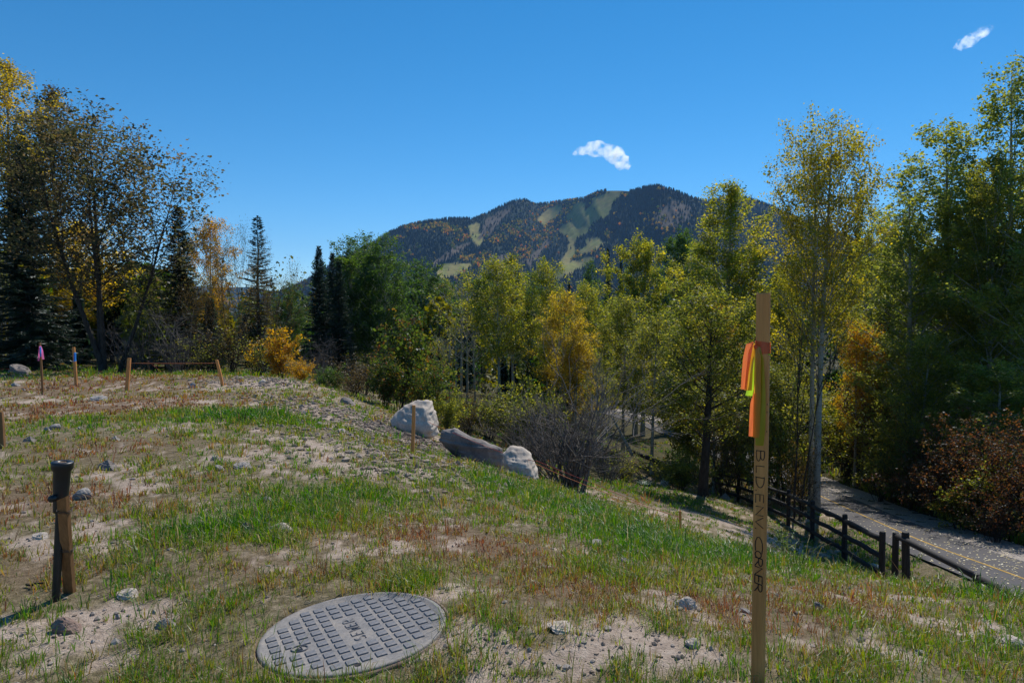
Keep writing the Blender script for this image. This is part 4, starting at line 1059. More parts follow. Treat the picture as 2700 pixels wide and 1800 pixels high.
# ------------------------------------------------------------------ grass
LID_R = 0.352
def build_grass():
    rng = np.random.RandomState(3)
    n = 92000
    r = np.exp(rng.uniform(np.log(1.35), np.log(46), n)); th = rng.uniform(-R(47), R(47), n)
    x, y = r * np.sin(th), r * np.cos(th)
    n2 = 3500; r2 = np.exp(rng.uniform(np.log(.6), np.log(12), n2)); th2 = rng.uniform(R(47), R(313), n2)
    x = np.concatenate([x, r2 * np.sin(th2)]); y = np.concatenate([y, r2 * np.cos(th2)])
    # extra tufts in the thick green patches
    ex = []
    for bx, by, br, ba in LUSH:
        m = int(300 * ba * min(1.6, 6 / math.hypot(bx, by) + .35)); ex.append(np.stack([bx + rng.normal(0, br * .7, m), by + rng.normal(0, br * .7, m)], 1))
    ex = np.vstack(ex); x = np.concatenate([x, ex[:, 0]]); y = np.concatenate([y, ex[:, 1]])
    r = np.hypot(x, y)
    dm = np.concatenate([dirt_mask(x[a:a + 30000], y[a:a + 30000]) for a in range(0, len(x), 30000)])
    lush = np.clip(field(LUSH, x, y), 0, 1.5); red = np.clip(field(RED, x, y), 0, 1.2); fm = forest_mask(x, y); pd = path_dist(x, y)
    pn = fbm(x, y, 0.16, 44, 3)
    keep = rng.rand(len(x)) < np.clip(1.0 - .77 * dm + .2 * lush, .14, 1) * (0.16 + 1.1 * sstep(.36, .58, pn)) * (1 - .55 * fm * (pd > 5))
    keep &= np.hypot(x - LID[0], y - LID[1]) > LID_R - .004 + .02 * rng.rand(len(x))
    keep &= (pd > 2.45) | ((pd > 1.2) & (x < np.interp(y, PC[:80, 1], PC[:80, 0])))
    x, y, r, lush, red, fm, dm, pd = [q[keep] for q in (x, y, r, lush, red, fm, dm, pd)]
    z = ground(x, y); nt_ = len(x)
    big = np.exp(rng.normal(0, .42, nt_)) * (1 + .25 * np.clip(lush, 0, 1))
    nb = np.clip(rng.poisson(np.maximum(1.0, 4.6 * big ** 1.2 - .8 * dm * (big < 1))), 2, 16)
    verge = (pd < 5.0) & (pd > 2.4) & (x > 10)
    H = .037 * big * (1 + .2 * np.clip(lush, 0, 1.1)) * (1 - .25 * red) * (1 + .35 * fm) * (1 + .03 * np.clip(r - 6, 0, 20)) * np.where(verge, 3.2, 1)
    hue = np.clip(rng.rand(nt_) * .62 + .55 * fbm(x, y, .8, 55, 3) + .55 * red - .26 * lush - .15, 0, 1)   # 0 lush green .. 1 red brown
    ids = np.repeat(np.arange(nt_), nb); m = len(ids)
    az = rng.uniform(0, 6.283, m); sp = np.abs(rng.normal(0, 1, m))
    tr_ = (.007 + .010 * rng.rand(m)) * big[ids] * (1 + r[ids] * .12)
    B = np.stack([x[ids] + np.cos(az) * tr_ * sp, y[ids] + np.sin(az) * tr_ * sp, z[ids] - .006], 1)
    h = H[ids] * rng.uniform(.55, 1.25, m); out = h * rng.uniform(.15, .95, m)
    w = (np.maximum(.0014, .00052 * r[ids]) * rng.uniform(.7, 1.35, m))
    a2 = az + rng.normal(0, .5, m)
    dv = np.stack([np.cos(a2), np.sin(a2), 0 * a2], 1); sv = np.stack([-np.sin(a2 + .8 * rng.normal(0, 1, m)), np.cos(a2), 0 * a2], 1); sv /= np.linalg.norm(sv, axis=1)[:, None] + 1e-9
    up = np.array([0, 0, 1.0])
    mid = B + dv * (out * .38)[:, None] + up * (h * .66)[:, None]; tip = B + dv * out[:, None] + up * (h * rng.uniform(.7, 1.08, m))[:, None]
    w_ = w[:, None]
    V = np.stack([B - sv * w_, B + sv * w_, mid + sv * w_ * .8, mid - sv * w_ * .8, tip], 1).reshape(-1, 3)
    k = np.arange(m)[:, None] * 5
    Q = k + np.array([[0, 1, 2, 3]]); T = k + np.array([[3, 2, 4]])
    hb = np.clip(hue[ids] + rng.normal(0, .13, m), 0, 1)
    stops = np.array([0, .3, .5, .7, .85, 1.0])
    cols = np.array([(.050, .14, .016), (.10, .19, .016), (.18, .22, .022), (.25, .20, .055), (.25, .125, .05), (.20, .075, .04)])
    c = np.stack([np.interp(hb, stops, cols[:, q]) for q in range(3)], 1) * rng.uniform(.7, 1.3, (m, 1))
    straw = rng.rand(m) < (.07 + .08 * red[ids]); c[straw] = np.array([.36, .29, .16]) * rng.uniform(.7, 1.2, (straw.sum(), 1))
    o = link('grass', np_mesh('grass', V, Q, T, M['grass'], False, np.repeat(c, 5, 0)))
    tag(o, 'patchy green and red brown grass on the rough building plot', 'grass', kind='stuff')
    print('grass blades', m)
build_grass()
# ------------------------------------------------------------------ stones
def ico(sub):
    bm = bmesh.new(); bmesh.ops.create_icosphere(bm, subdivisions=sub, radius=1.0)
    V = np.array([v.co[:] for v in bm.verts]); T = np.array([[v.index for v in f.verts] for f in bm.faces]); bm.free()
    return V, T
ICO = {k: ico(k) for k in (1, 2, 3, 4)}
def noise3(P, s, seed):
    return (vnoise(P[:, 0] + 7.7 * P[:, 2], P[:, 1] - 3.1 * P[:, 2], s, seed) + vnoise(P[:, 1] + 5.3, P[:, 2] + 2.9 * P[:, 0], s, seed + 3)) - 1.0
def stone_mesh(seed, sub=3, rough=.28, facet=.5):
    rng = np.random.RandomState(seed); V, T = ICO[sub]; P = V.copy()
    for k in range(13):                       # planed off facets
        n = unit(rng.normal(0, 1, 3)); c = rng.uniform(.5, .85); d = P @ n
        P = P - np.where(d > c, (d - c) * min(1, .55 + .5 * facet), 0)[:, None] * n
    P = P * (1 + .6 * rough * noise3(V, .9, seed))[:, None] * (1 + .07 * noise3(V, .28, seed + 9))[:, None]
    P /= np.abs(P).max(0)
    return np_mesh('stone', P, None, T, M['stone'], False)
STONES = [stone_mesh(100 + k, 4, .25, [.3, .9, .6, 1.0, .4, .8][k]) for k in range(6)]
def rock(px, py, w, h, k, mat, label, name='rock', deep=None, d=None, sink=.42, rz=0.0):
    p = hit(px, py) if d is None else at(px, py, d)
    dd = p[1]
    sx = w / 3600 * dd; sz = h * .9 / 1800 * dd / (2 - sink * 2 + .2)
    o = link(name, STONES[k])
    z = gz(p[0], p[1])
    o.location = (p[0], p[1] + sx * .3, z + sz * (1 - 2 * sink))
    o.scale = (sx, sx * (deep or .8), max(sz, .02))
    o.rotation_euler = (0.08, 0.06 * (k - 2), rz)
    o.material_slots[0].link = 'OBJECT'; o.material_slots[0].material = M[mat]
    return tag(o, label, 'rock', 'loose rocks lying on the plot')
M['stone_red'] = speckle('reddish_stone', [(0.25, (0.16, 0.10, 0.075)), (0.5, (0.28, 0.19, 0.15)), (0.75, (0.40, 0.30, 0.25))], 3.0, fine=50, bstr=0.5, bdist=0.05)
for r in [
 (172, 1668, 78, 52, 1, 'stone_red', 'flat topped reddish brown rock in the bottom left corner'),
 (212, 1318, 58, 34, 0, 'stone', 'rounded grey rock just right of the black standpipe'),
 (277, 1240, 64, 36, 3, 'stone_dark', 'jagged dark rock behind and right of the black standpipe'),
 (255, 1056, 50, 18, 4, 'stone', 'flat pale slab between the blue flagged stake and the string stake'),
 (506, 1024, 26, 18, 2, 'stone', 'pale stone left of the right hand string stake'),
 (140, 1131, 40, 18, 0, 'stone', 'flat pale stone, longer of a pair on the left of the plot'),
 (120, 1138, 20, 16, 2, 'stone', 'small pale stone touching a longer flat one on the left'),
 (210, 1132, 18, 15, 5, 'stone', 'small round pale stone right of the flat pair'),
 (74, 1164, 38, 20, 3, 'stone_dark', 'dark broken stone near the stump of a stake at the left edge'),
 (575, 1243, 32, 24, 5, 'stone', 'rounded grey stone left of a flat pale one in mid plot'),
 (634, 1236, 54, 20, 4, 'stone', 'flat pale stone in mid plot beside a rounded grey one'),
 (562, 1215, 20, 14, 0, 'stone', 'small pale stone above the rounded grey one in mid plot'),
 (645, 1402, 40, 30, 3, 'stone_dark', 'dark stone half hidden in the lush grass'),
 (735, 1408, 66, 30, 2, 'stone_warm', 'pale stone sunk in the grass right of the dark one'),
 (100, 1425, 44, 20, 4, 'stone_warm', 'flat tan stone left of the standpipe foot'),
 (1572, 1440, 50, 18, 4, 'stone', 'flat grey stone in the grass right of centre'),
 (1812, 1600, 66, 36, 2, 'stone_warm', 'pale tan stone left of the lettered stake'),
 (1480, 1668, 80, 26, 4, 'stone_warm', 'flat tan stone in the bare soil right of the sewer lid'),
 (1830, 1708, 46, 30, 4, 'stone_warm', 'tan stone near the foot of the lettered stake'),
 (1966, 1615, 34, 18, 5, 'stone', 'pale stone touching the left side of the lettered stake'),
 (1818, 1525, 40, 22, 3, 'stone_dark', 'dark stone left of the words on the lettered stake'),
 (2160, 1612, 42, 30, 1, 'stone_dark', 'dark lumpy stone right of the lettered stake'),
 (2311, 1503, 36, 26, 5, 'stone_warm', 'round beige stone below the double fence posts'),
 (2672, 1716, 70, 40, 0, 'stone_warm', 'pale stone at the right edge near the bottom'),
 (2500, 1560, 34, 18, 2, 'stone', 'pale stone on the bare soil below the low fence rail'),
 (2600, 1556, 46, 16, 4, 'stone_warm', 'flat stone by the low fence post at the right'),
 (842, 1122, 18, 16, 5, 'stone', 'small round stone on the green edge of the dirt bank'),
 (857, 1132, 14, 12, 1, 'stone_dark', 'small dark stone below the round one on the dirt bank'),
 (40, 1018, 24, 12, 1, 'stone', 'pale stone in the red brown grass left of the pink flagged stake'),
 (60, 1031, 20, 10, 3, 'stone_dark', 'small dark stone left of the pink flagged stake'),
 (970, 1760, 26, 24, 3, 'stone_red', 'small reddish chip lying on the near edge of the sewer lid'),
 (700, 1325, 36, 18, 2, 'stone', 'grey stone on bare soil above the lush patch'),
 (330, 1580, 60, 30, 4, 'stone_warm', 'tan stone between the standpipe and the sewer lid'),
 (430, 1660, 54, 30, 2, 'stone', 'grey stone among grass left of the sewer lid'),
 (1650, 1480, 30, 14, 1, 'stone', 'small stone in the green slope above the lettered stake foot'),
 (2430, 1720, 36, 18, 5, 'stone', 'grey stone low on the right hand side'),
 (900, 1140, 22, 12, 4, 'stone_warm', 'flat stone on the dirt bank left of the big boulder'),
 (800, 1096, 26, 14, 2, 'stone', 'grey stone in the middle of the dirt bank'),
 (300, 1160, 30, 15, 3, 'stone', 'pale broken stone in the middle of the left plot'),
 (690, 1012, 26, 14, 0, 'stone_warm', 'stone on top of the dirt bank near the orange bush'),
]:
    rock(*r[:7])
rock(1752, 1232, 34, 34, 0, 'stone_warm', 'white boulder among the trees beside the far path', 'boulder', d=27)
rock(45, 985, 66, 40, 5, 'stone_dark', 'dark rounded boulder under the big spruce at the left', 'boulder')
rock(1912, 1318, 44, 30, 3, 'stone_dark', 'dark boulder by the far end of the log fence', 'boulder', d=25.5)
rock(2330, 1288, 44, 12, 4, 'stone_warm', 'long pale stone on the grassy verge beyond the path', 'boulder')
rock(2290, 1268, 34, 10, 2, 'stone', 'pale stone further along the verge beyond the path', 'boulder')

def boulder(outline, d, thick, mat, label, seed, back=.75, front=.6, drop=0.0, fdrop=0.0):
    """convex boulder whose silhouette follows the outline, with real depth behind and before it"""
    O = np.array(outline, dtype=float); c = O.mean(0); O = c + (O - c) * 1.06
    bm = bmesh.new()
    for f, dd in ((1.0, 0.0), (.93, -.35 * thick), (.93, .35 * thick), (front, -.8 * thick), (back, .9 * thick)):
        for q in O:
            p = c + (q - c) * f
            bm.verts.new(at(p[0], p[1] + (drop if dd > 0 else fdrop if dd < -.5 * thick else fdrop * .35 if dd < 0 else 0), d + dd))
    bmesh.ops.convex_hull(bm, input=bm.verts)
    bmesh.ops.delete(bm, geom=[v for v in bm.verts if not v.link_faces], context='VERTS')
    for k in range(3):
        bmesh.ops.subdivide_edges(bm, edges=bm.edges, cuts=1, use_grid_fill=True)
        bmesh.ops.smooth_vert(bm, verts=bm.verts, factor=.45, use_axis_x=True, use_axis_y=True, use_axis_z=True)
        if k == 0: bmesh.ops.triangulate(bm, faces=bm.faces)
    P = np.array([v.co[:] for v in bm.verts]); ctr = P.mean(0); Nn = P - ctr; Nn /= np.linalg.norm(Nn, axis=1)[:, None]
    P = P + Nn * (.055 * noise3(P * 2.2, .8, seed) + .022 * noise3(P * 5, .7, seed + 4) + .01 * noise3(P * 16, .8, seed + 6))[:, None]
    base = np.array([ctr[0], ctr[1], P[:, 2].min()])
    for v, p in zip(bm.verts, P): v.co = p - base
    me = bpy.data.meshes.new('boulder'); bm.to_mesh(me); bm.free(); me.materials.append(M[mat])
    for p in me.polygons: p.use_smooth = True
    return tag(link('boulder', me, None, base), label, 'boulder', 'boulders along the brow of the bank')
boulder([(1030, 1140), (1040, 1100), (1062, 1074), (1095, 1055), (1128, 1051), (1141, 1075), (1153, 1105), (1152, 1140), (1120, 1150), (1070, 1150)], 12.1, .55, 'stone_warm', 'largest pale boulder behind the thin stake on the bank', 3, fdrop=24)
boulder([(1160, 1150), (1172, 1133), (1198, 1128), (1222, 1143), (1255, 1158), (1295, 1175), (1326, 1180), (1322, 1225), (1306, 1245), (1260, 1235), (1210, 1205), (1175, 1180)], 10.3, .22, 'stone_dark', 'long dark slab sloping down between the two pale boulders', 5)
boulder([(1322, 1192), (1345, 1180), (1372, 1181), (1398, 1193), (1414, 1218), (1414, 1255), (1398, 1275), (1360, 1275), (1332, 1250)], 9.4, .42, 'stone_warm', 'smooth white rounded boulder at the lower end of the slab', 8, drop=4, fdrop=26)
boulder([(885, 1085), (892, 1062), (905, 1047), (926, 1054), (946, 1074), (958, 1095), (920, 1100)], 14.2, .3, 'stone_dark', 'half buried grey boulder at the edge of the dirt bank', 12)

def scatter_bits(name, n, sizes, mat, pick, label, cat, seed, sub=1, flat=.7):
    rng = np.random.RandomState(seed)
    x, y = pick(rng, n); n = len(x)
    z = ground(x, y); r = np.hypot(x, y)
    s = np.exp(np.log(sizes[0]) + rng.rand(n) ** 1.9 * np.log(sizes[1] / sizes[0])) * (1 + .025 * np.clip(r - 4, 0, 12))
    V0, T0 = ICO[sub]; k = len(V0)
    P = V0[None] * (1 + rng.uniform(-.28, .28, (n, k, 1)))
    P = P * np.stack([rng.uniform(.7, 1.3, n), rng.uniform(.7, 1.3, n), rng.uniform(.55, 1.05, n) * flat / .7], 1)[:, None, :]
    a = rng.uniform(0, 6.283, n); c_, s_ = np.cos(a)[:, None], np.sin(a)[:, None]
    P = np.stack([P[..., 0] * c_ - P[..., 1] * s_, P[..., 0] * s_ + P[..., 1] * c_, P[..., 2]], -1)
    P = P * s[:, None, None] + np.stack([x, y, z + s * .15], 1)[:, None, :]
    T = (T0[None] + (np.arange(n) * k)[:, None, None]).reshape(-1, 3)
    o = link(name, np_mesh(name, P.reshape(-1, 3), None, T, M[mat], False))
    return tag(o, label, cat, kind='stuff')
def pick_pebbles(rng, n):
    r = np.exp(rng.uniform(np.log(1.35), np.log(24), n)); th = rng.uniform(-R(46), R(46), n)
    x, y = r * np.sin(th), r * np.cos(th)
    dm = dirt_mask(x, y); k = (rng.rand(n) < dm * .9 + .10) & (np.hypot(x - LID[0], y - LID[1]) > LID_R + .02) & (path_dist(x, y) > 2.2)
    return x[k], y[k]
scatter_bits('gravel', 9000, (.003, .017), 'pebble', pick_pebbles, 'small grey pebbles strewn over the bare soil', 'gravel', 21)
def pick_clods(rng, n):
    cs = [hit(a, b)[:2] for a, b in [(640, 1000), (720, 1010), (760, 1050), (820, 1075), (880, 1090), (940, 1110), (1000, 1140), (1050, 1150), (1100, 1165), (1150, 1175), (1200, 1200), (1280, 1232), (1330, 1240), (1020, 1110), (900, 1150), (1040, 1200), (1120, 1250)]]
    w = [.6, .65, .7, .7, .65, .6, .55, .5, .5, .4, .3, .22, .2, .35, .6, .6, .5]
    k = rng.randint(0, len(cs), n); c = np.array(cs)[k]; s = np.array(w)[k]
    return c[:, 0] + rng.normal(0, 1, n) * s, c[:, 1] + rng.normal(0, 1, n) * s
scatter_bits('clods', 7000, (.006, .042), 'clod', pick_clods, 'broken lumps of dry earth along the dirt bank', 'earth', 22)
def pick_dug(rng, n):
    cs = [(*at(1062, 1100, 11.5)[:2], .28), (*at(1048, 1118, 11.4)[:2], .25), (*at(1235, 1205, 9.85)[:2], .16), (*at(1290, 1232, 9.55)[:2], .15), (*at(1345, 1245, 8.95)[:2], .14), (*at(1180, 1180, 10.0)[:2], .25)]
    k = rng.randint(0, len(cs), n); c = np.array(cs)[k]
    return c[:, 0] + rng.normal(0, 1, n) * c[:, 2] * 1.2, c[:, 1] + rng.normal(0, 1, n) * c[:, 2] * .7
M['dug'] = speckle('dug_earth', [(0.3, (0.085, 0.06, 0.045)), (0.5, (0.16, 0.12, 0.09)), (0.7, (0.30, 0.245, 0.20))], 3.0, fine=50, bstr=0.5)
scatter_bits('dug_earth', 1500, (.014, .055), 'dug', pick_dug, 'dark freshly dug earth heaped against the boulders', 'earth', 24)
def pick_near(rng, n):
    r = np.exp(rng.uniform(np.log(1.5), np.log(14), n)); th = rng.uniform(-R(46), R(46), n)
    x, y = r * np.sin(th), r * np.cos(th); dm = dirt_mask(x, y)
    k = (rng.rand(n) < dm) & (np.hypot(x - LID[0], y - LID[1]) > LID_R + .05)
    return x[k], y[k]
scatter_bits('crumbs', 11000, (.003, .012), 'clod', pick_near, 'crumbs of pale soil on the bare patches', 'earth', 23)

# ------------------------------------------------------------------ lettering strokes (unit cell, x along the line, y up)
def arc(cx, cy_, rx, ry, a0, a1, n=9):
    t = np.radians(np.linspace(a0, a1, n)); return [(cx + rx * math.cos(q), cy_ + ry * math.sin(q)) for q in t]
GL = {'B': [[(0, 0), (0, 1)], [(0, 1)] + arc(.28, .76, .34, .24, 90, -90) + [(0, .52)], [(0, .52)] + arc(.32, .26, .40, .26, 90, -90) + [(0, 0)]],
      'L': [[(0, 1), (0, 0), (.6, .02)]], 'D': [[(0, 0), (0, 1)], [(-.08, 1)] + arc(.15, .5, .6, .5, 90, -90) + [(-.08, 0)]],
      'E': [[(.7, 1), (0, 1), (0, 0), (.75, 0)], [(0, .52), (.6, .52)]], 'N': [[(0, 0), (0, 1), (.72, 0), (.72, 1)]], 'V': [[(0, 1), (.4, 0), (.85, 1)]],
      '.': [[(0, 0), (.05, .03)]], 'C': [arc(.55, .5, .55, .5, 55, 300)], 'O': [arc(.36, .42, .36, .42, 0, 360, 14)], 'R': [[(0, 0), (0, 1)], [(0, 1)] + arc(.3, .74, .34, .26, 90, -90) + [(0, .5)], [(.22, .48), (.72, 0)]],
      'S': [arc(.35, .75, .33, .25, 50, 270) + arc(.35, .25, .35, .25, 90, -140)], 'W': [[(0, 1), (.22, 0), (.45, .7), (.68, 0), (.9, 1)]],
      '2': [arc(.35, .7, .33, .3, 160, -40) + [(0, 0), (.7, 0)]], '0': [arc(.33, .5, .33, .5, 0, 360, 14)], '1': [[(.2, .8), (.4, 1), (.4, 0)]]}

# ------------------------------------------------------------------ lettered survey stake with its tapes
def lettered_stake():
    d = 2.2; u = d / 1800
    base = at(1999, 1800, d); zt = at(1999, 773, d)[2]; zg = gz(base[0], base[1])
    a = R(-33)
    e = empty('survey_stake', (base[0], base[1], zg), a, 'pale lettered wooden survey stake with orange tape in the right foreground', 'stake')
    H = zt - zg; ac = Acc(); W, Tk = .0405, .019
    x0, y0 = W / 2, Tk / 2
    zs = [-.15, .2, .5, .8, H - .004, H]
    rng = np.random.RandomState(2); rings = []
    for k, z in enumerate(zs):
        s = .90 if k == len(zs) - 1 else 1.0; b = .0025
        j = rng.normal(0, .0006, 2)
        rings.append([[sx * (x0 - (b if q else 0)) * s + j[0], sy * (y0 - (0 if q else b)) * s + j[1], z] for sx, sy, q in ((-1, -1, 0), (-1, -1, 1), (1, -1, 1), (1, -1, 0), (1, 1, 0), (1, 1, 1), (-1, 1, 1), (-1, 1, 0))])
    V = np.array(rings).reshape(-1, 3); n = len(zs)
    Q = [[i * 8 + j, i * 8 + (j + 1) % 8, (i + 1) * 8 + (j + 1) % 8, (i + 1) * 8 + j] for i in range(n - 1) for j in range(8)]
    c = len(V); V = np.vstack([V, [[0, 0, H]]]); T = [[(n - 1) * 8 + j, (n - 1) * 8 + (j + 1) % 8, c] for j in range(8)]
    ac.add(V, Q, T); link('shaft', ac.mesh('stake_shaft', M['lath']), e)
    def zpx(py): return at(1999, py, d)[2] - zg
    def write(txt, rows, hgt, slant=0.0, x_base=-.013):
        for ch, (ya, yb) in zip(txt, rows):
            L = zpx(ya) - zpx(yb); ink = Acc()
            for st in GL[ch]:
                s = np.array(st, dtype=float); mx = .8
                P = np.stack([x_base + (s[:, 1]) * hgt, np.full(len(s), -y0 - .0002), zpx(ya) - (s[:, 0] + slant * (s[:, 1] - .5)) / mx * L], 1)
                if len(P) == 2: P = np.vstack([P[0], (P[0] + P[1]) / 2 + [.0004, 0, 0], P[1]])
                ink.tube(P, .0017 if ch != '.' else .0026, 5, True, (0, 1, 0))
            link('letter' if ch != '.' else 'dot', ink.mesh('letter', M['ink']), e)
    write('BLD.', [(1182, 1212), (1222, 1246), (1252, 1280), (1286, 1290)], .025)
    write('ENV.', [(1296, 1320), (1328, 1354), (1356, 1382), (1386, 1390)], .024)
    write('CORNER', [(1408, 1446), (1446, 1466), (1464, 1488), (1488, 1512), (1511, 1532), (1532, 1556)], .023, .12)
    for py in (1058, 1078, 1128):
        ink = Acc(); ink.tube(np.array([[.0175, -y0 - .0002, zpx(py)], [.0175, -y0 - .0002, zpx(py + 4)]]), .0012, 5, True, (0, 1, 0))
        link('dot', ink.mesh('dot', M['ink']), e)
    # tapes knotted round it
    t = empty('flagging_tape', (base[0], base[1], zg), a, 'orange and lime flagging tape knotted round the lettered stake', 'tape')
    def lx(px): return (px - 1999) * u * 1.02
    def strip(name, rows, mat, curl=.002):
        V, Q = [], []
        rows = np.array(rows, dtype=float)
        tt = np.linspace(0, len(rows) - 1, 18); rr = np.stack([np.interp(tt, np.arange(len(rows)), rows[:, q]) for q in range(4)], 1)
        k = 6
        for i, (pa, pb, py, yd) in enumerate(rr):
            for j in range(k):
                f = j / (k - 1)
                V.append([lx(pa + (pb - pa) * f), -y0 - yd - curl * math.sin(f * math.pi * 1.6 + i * .35) , zpx(py)])
        for i in range(len(rr) - 1):
            for j in range(k - 1): Q.append([i * k + j, i * k + j + 1, (i + 1) * k + j + 1, (i + 1) * k + j])
        o = link(name, np_mesh('tape_' + name, V, Q, None, M[mat], True), t); return o
    def wrap(name, ya, yb, mat, g):
        V, Q = [], []
        L = [(-x0 - g, -y0 - g), (x0 + g, -y0 - g), (x0 + g, y0 + g), (-x0 - g, y0 + g)]
        for f in (0, .33, .66, 1):
            for q, (X, Y) in enumerate(L): V.append([X, Y + .0006 * math.sin(9 * f), zpx(ya + (yb - ya) * f) + (.003 if q in (0, 3) else -.002) * (1 - 2 * f)])
        for i in range(3):
            for j in range(4): Q.append([i * 4 + j, i * 4 + (j + 1) % 4, (i + 1) * 4 + (j + 1) % 4, (i + 1) * 4 + j])
        link(name, np_mesh('tape_' + name, V, Q, None, M[mat], True), t)
    wrap('orange_wrap', 899, 931, 'tape_orange', .0012)
    wrap('lime_wrap', 918, 935, 'tape_lime', .0005)
    strip('orange_loop', [(1974, 1980, 900, .004), (1962, 1979, 905, .010), (1955, 1975, 940, .014), (1951, 1968, 985, .012), (1949, 1965, 1024, .010)], 'tape_orange')
    strip('orange_tail', [(1976, 1984, 903, .006), (1968, 1984, 925, .010), (1962, 1979, 975, .011), (1958, 1976, 1026, .009)], 'tape_gold', .003)
    strip('lime_tail', [(1978, 1984, 930, .002), (1973, 1984, 960, .001), (1968, 1983, 1000, -.001), (1958, 1976, 1041, -.002)], 'tape_lime')
    strip('lime_strip', [(1983, 1994, 912, .003), (1984, 2004, 945, .005), (1986, 2010, 1040, .004), (1985, 2010, 1120, .004), (1986, 2006, 1168, .003)], 'tape_olive')
    strip('orange_strip', [(1983, 1990, 908, .006), (1982, 1998, 940, .008), (1981, 1999, 1040, .0075), (1980, 1996, 1148, .006)], 'tape_gold', .001)
    strip('orange_end', [(1980, 1985, 1030, .001), (1972, 1984, 1060, 0), (1969, 1983, 1110, -.001), (1968, 1983, 1147, -.002)], 'tape_orange')
    k = Acc(); V0, T0 = ICO[2]; k.add(V0 * np.array([.0065, .006, .007]) * (1 + .25 * noise3(V0, .6, 3))[:, None] + np.array([lx(1984), -y0 - .006, zpx(912)]), None, T0)
    link('knot', k.mesh('tape_knot', M['tape_orange'], True), t)
lettered_stake()

# ------------------------------------------------------------------ plain survey stakes and their string lines
def stake(px0, py0, px1, py1, w, mat, label, thick=None, name='survey_stake', d=None):
    b = hit(px1, py1) if d is None else at(px1, py1, d)
    dd = b[1] / CP
    x, y = b[0], b[1]; z = gz(x, y)
    dep = (b - np.array([0, 0, CAMZ])) @ np.array([0, CP, -SP])
    tp = at(px0, py0, dep)
    e = empty(name, (x, y, z), 0, label, 'stake', 'survey stakes on the plot')
    v = tp - np.array([x, y, z]); ac = Acc(); W = w / 1800 * dep; th = thick or W * .5
    n = 5; k = 4
    V = []
    for i in range(n):
        f = i / (n - 1); c = v * f if i else np.array([0, 0, -.15]); s = 1 if i < n - 1 else .92
        for sx, sy in ((-1, -1), (1, -1), (1, 1), (-1, 1)): V.append([c[0] + sx * W / 2 * s + .003 * math.sin(3 * f), c[1] + sy * th / 2 * s, c[2]])
    Q = [[i * 4 + j, i * 4 + (j + 1) % 4, (i + 1) * 4 + (j + 1) % 4, (i + 1) * 4 + j] for i in range(n - 1) for j in range(4)] + [[(n - 1) * 4 + j for j in range(4)]]
    ac.add(V, Q); link('shaft', ac.mesh('stake_shaft', M[mat]), e)
    return e, tp, dep
s1, t1, d1 = stake(105, 903, 113, 1041, 5, 'lath_old', 'thin stake with pink tape at the left of the plot')
s2, t2, d2 = stake(194, 915, 201, 1016, 7, 'lath', 'upright stake with blue tape left of the forked tree')
s3, t3, d3 = stake(341, 944, 334, 1030, 9, 'lath', 'leaning stake at the left end of the orange string')
s4, t4, d4 = stake(571, 948, 588, 1019, 7, 'lath', 'tilted stake at the right end of the orange string')
s5, t5, d5 = stake(1091, 1068, 1087, 1202, 9, 'lath', 'slender stake standing before the largest pale boulder')
s6, t6, d6 = stake(0, 1085, 6, 1183, 14, 'lath_old', 'weathered stake cut by the left edge of the picture')
s7, t7, d7 = stake(1793, 1346, 1793, 1376, 6, 'lath', 'short orange stake stub at the brow of the slope', d=6.75)
s8, t8, d8 = stake(388, 948, 394, 975, 4, 'lath_old', 'small stake tied with red string behind the orange string', d=24)
def hang(px0, rows, dep, mat, label, group):
    """a short tape tied to a stake: strips given as photo rows (pa, pb, py)"""
    e = empty('flagging_tape', at(px0, rows[0][0][2], dep - .03), 0, label, 'tape', group)
    o = np.array(e.location)
    for r, (strip, mt) in enumerate(zip(rows, mat)):
        tt = np.linspace(0, len(strip) - 1, 10); S = np.array(strip, dtype=float); rr = np.stack([np.interp(tt, np.arange(len(S)), S[:, q]) for q in range(3)], 1)
        V, Q = [], []
        for i, (pa, pb, py) in enumerate(rr):
            for j in range(4): f = j / 3; V.append(at(pa + (pb - pa) * f, py, dep - .03 - .02 * r + .012 * math.sin(3 * f + i * .6)) - o)
        for i in range(9):
            for j in range(3): Q.append([i * 4 + j, i * 4 + j + 1, i * 4 + j + 5, i * 4 + j + 4])
        link('strip', np_mesh('tape_strip', V, Q, None, M[mt], True), e)
hang(107, [[(103, 109, 912), (108, 114, 925), (111, 117, 947)], [(103, 108, 913), (101, 106, 930), (99, 104, 951)], [(104, 109, 914), (105, 110, 940)]], d1, ['tape_pink', 'tape_pink', 'tape_blue'], 'pink flagging tape on the thin stake at the left', 'small tapes on stakes')
hang(196, [[(195, 201, 929), (196, 201, 945), (197, 202, 952)], [(195, 200, 931), (194, 198, 953)]], d2, ['tape_blue', 'tape_blue'], 'blue flagging tape on the stake left of the forked tree', 'small tapes on stakes')
def string_line(pts, mat, label, r=.005):
    P = np.array(pts); o = P[0].copy(); ac = Acc()
    Q = []
    for a, b in zip(P[:-1], P[1:]):
        for f in np.linspace(0, 1, 9)[:-1]: Q.append(a + (b - a) * f - np.array([0, 0, .02 * np.linalg.norm(b - a) / 5 * math.sin(f * math.pi)]))
    Q.append(P[-1]); ac.tube(np.array(Q) - o, r, 5, True)
    return tag(link('string_line', ac.mesh('string', M[mat], True), None, o), label, 'string', 'string lines between stakes')
string_line([at(345, 957, d3 - .02), at(572, 957, d4 - .02)], 'string', 'taut orange string between the two leaning stakes', .0045)
string_line([at(343, 950, d3 - .02), hit(328, 1032) + np.array([0, 0, .02])], 'string', 'orange string running down the left leaning stake to the ground', .0045)
string_line([at(389, 950, 23.9), at(440, 992, 22)], 'string_red', 'loose red string slanting down behind the taut orange one', .005)
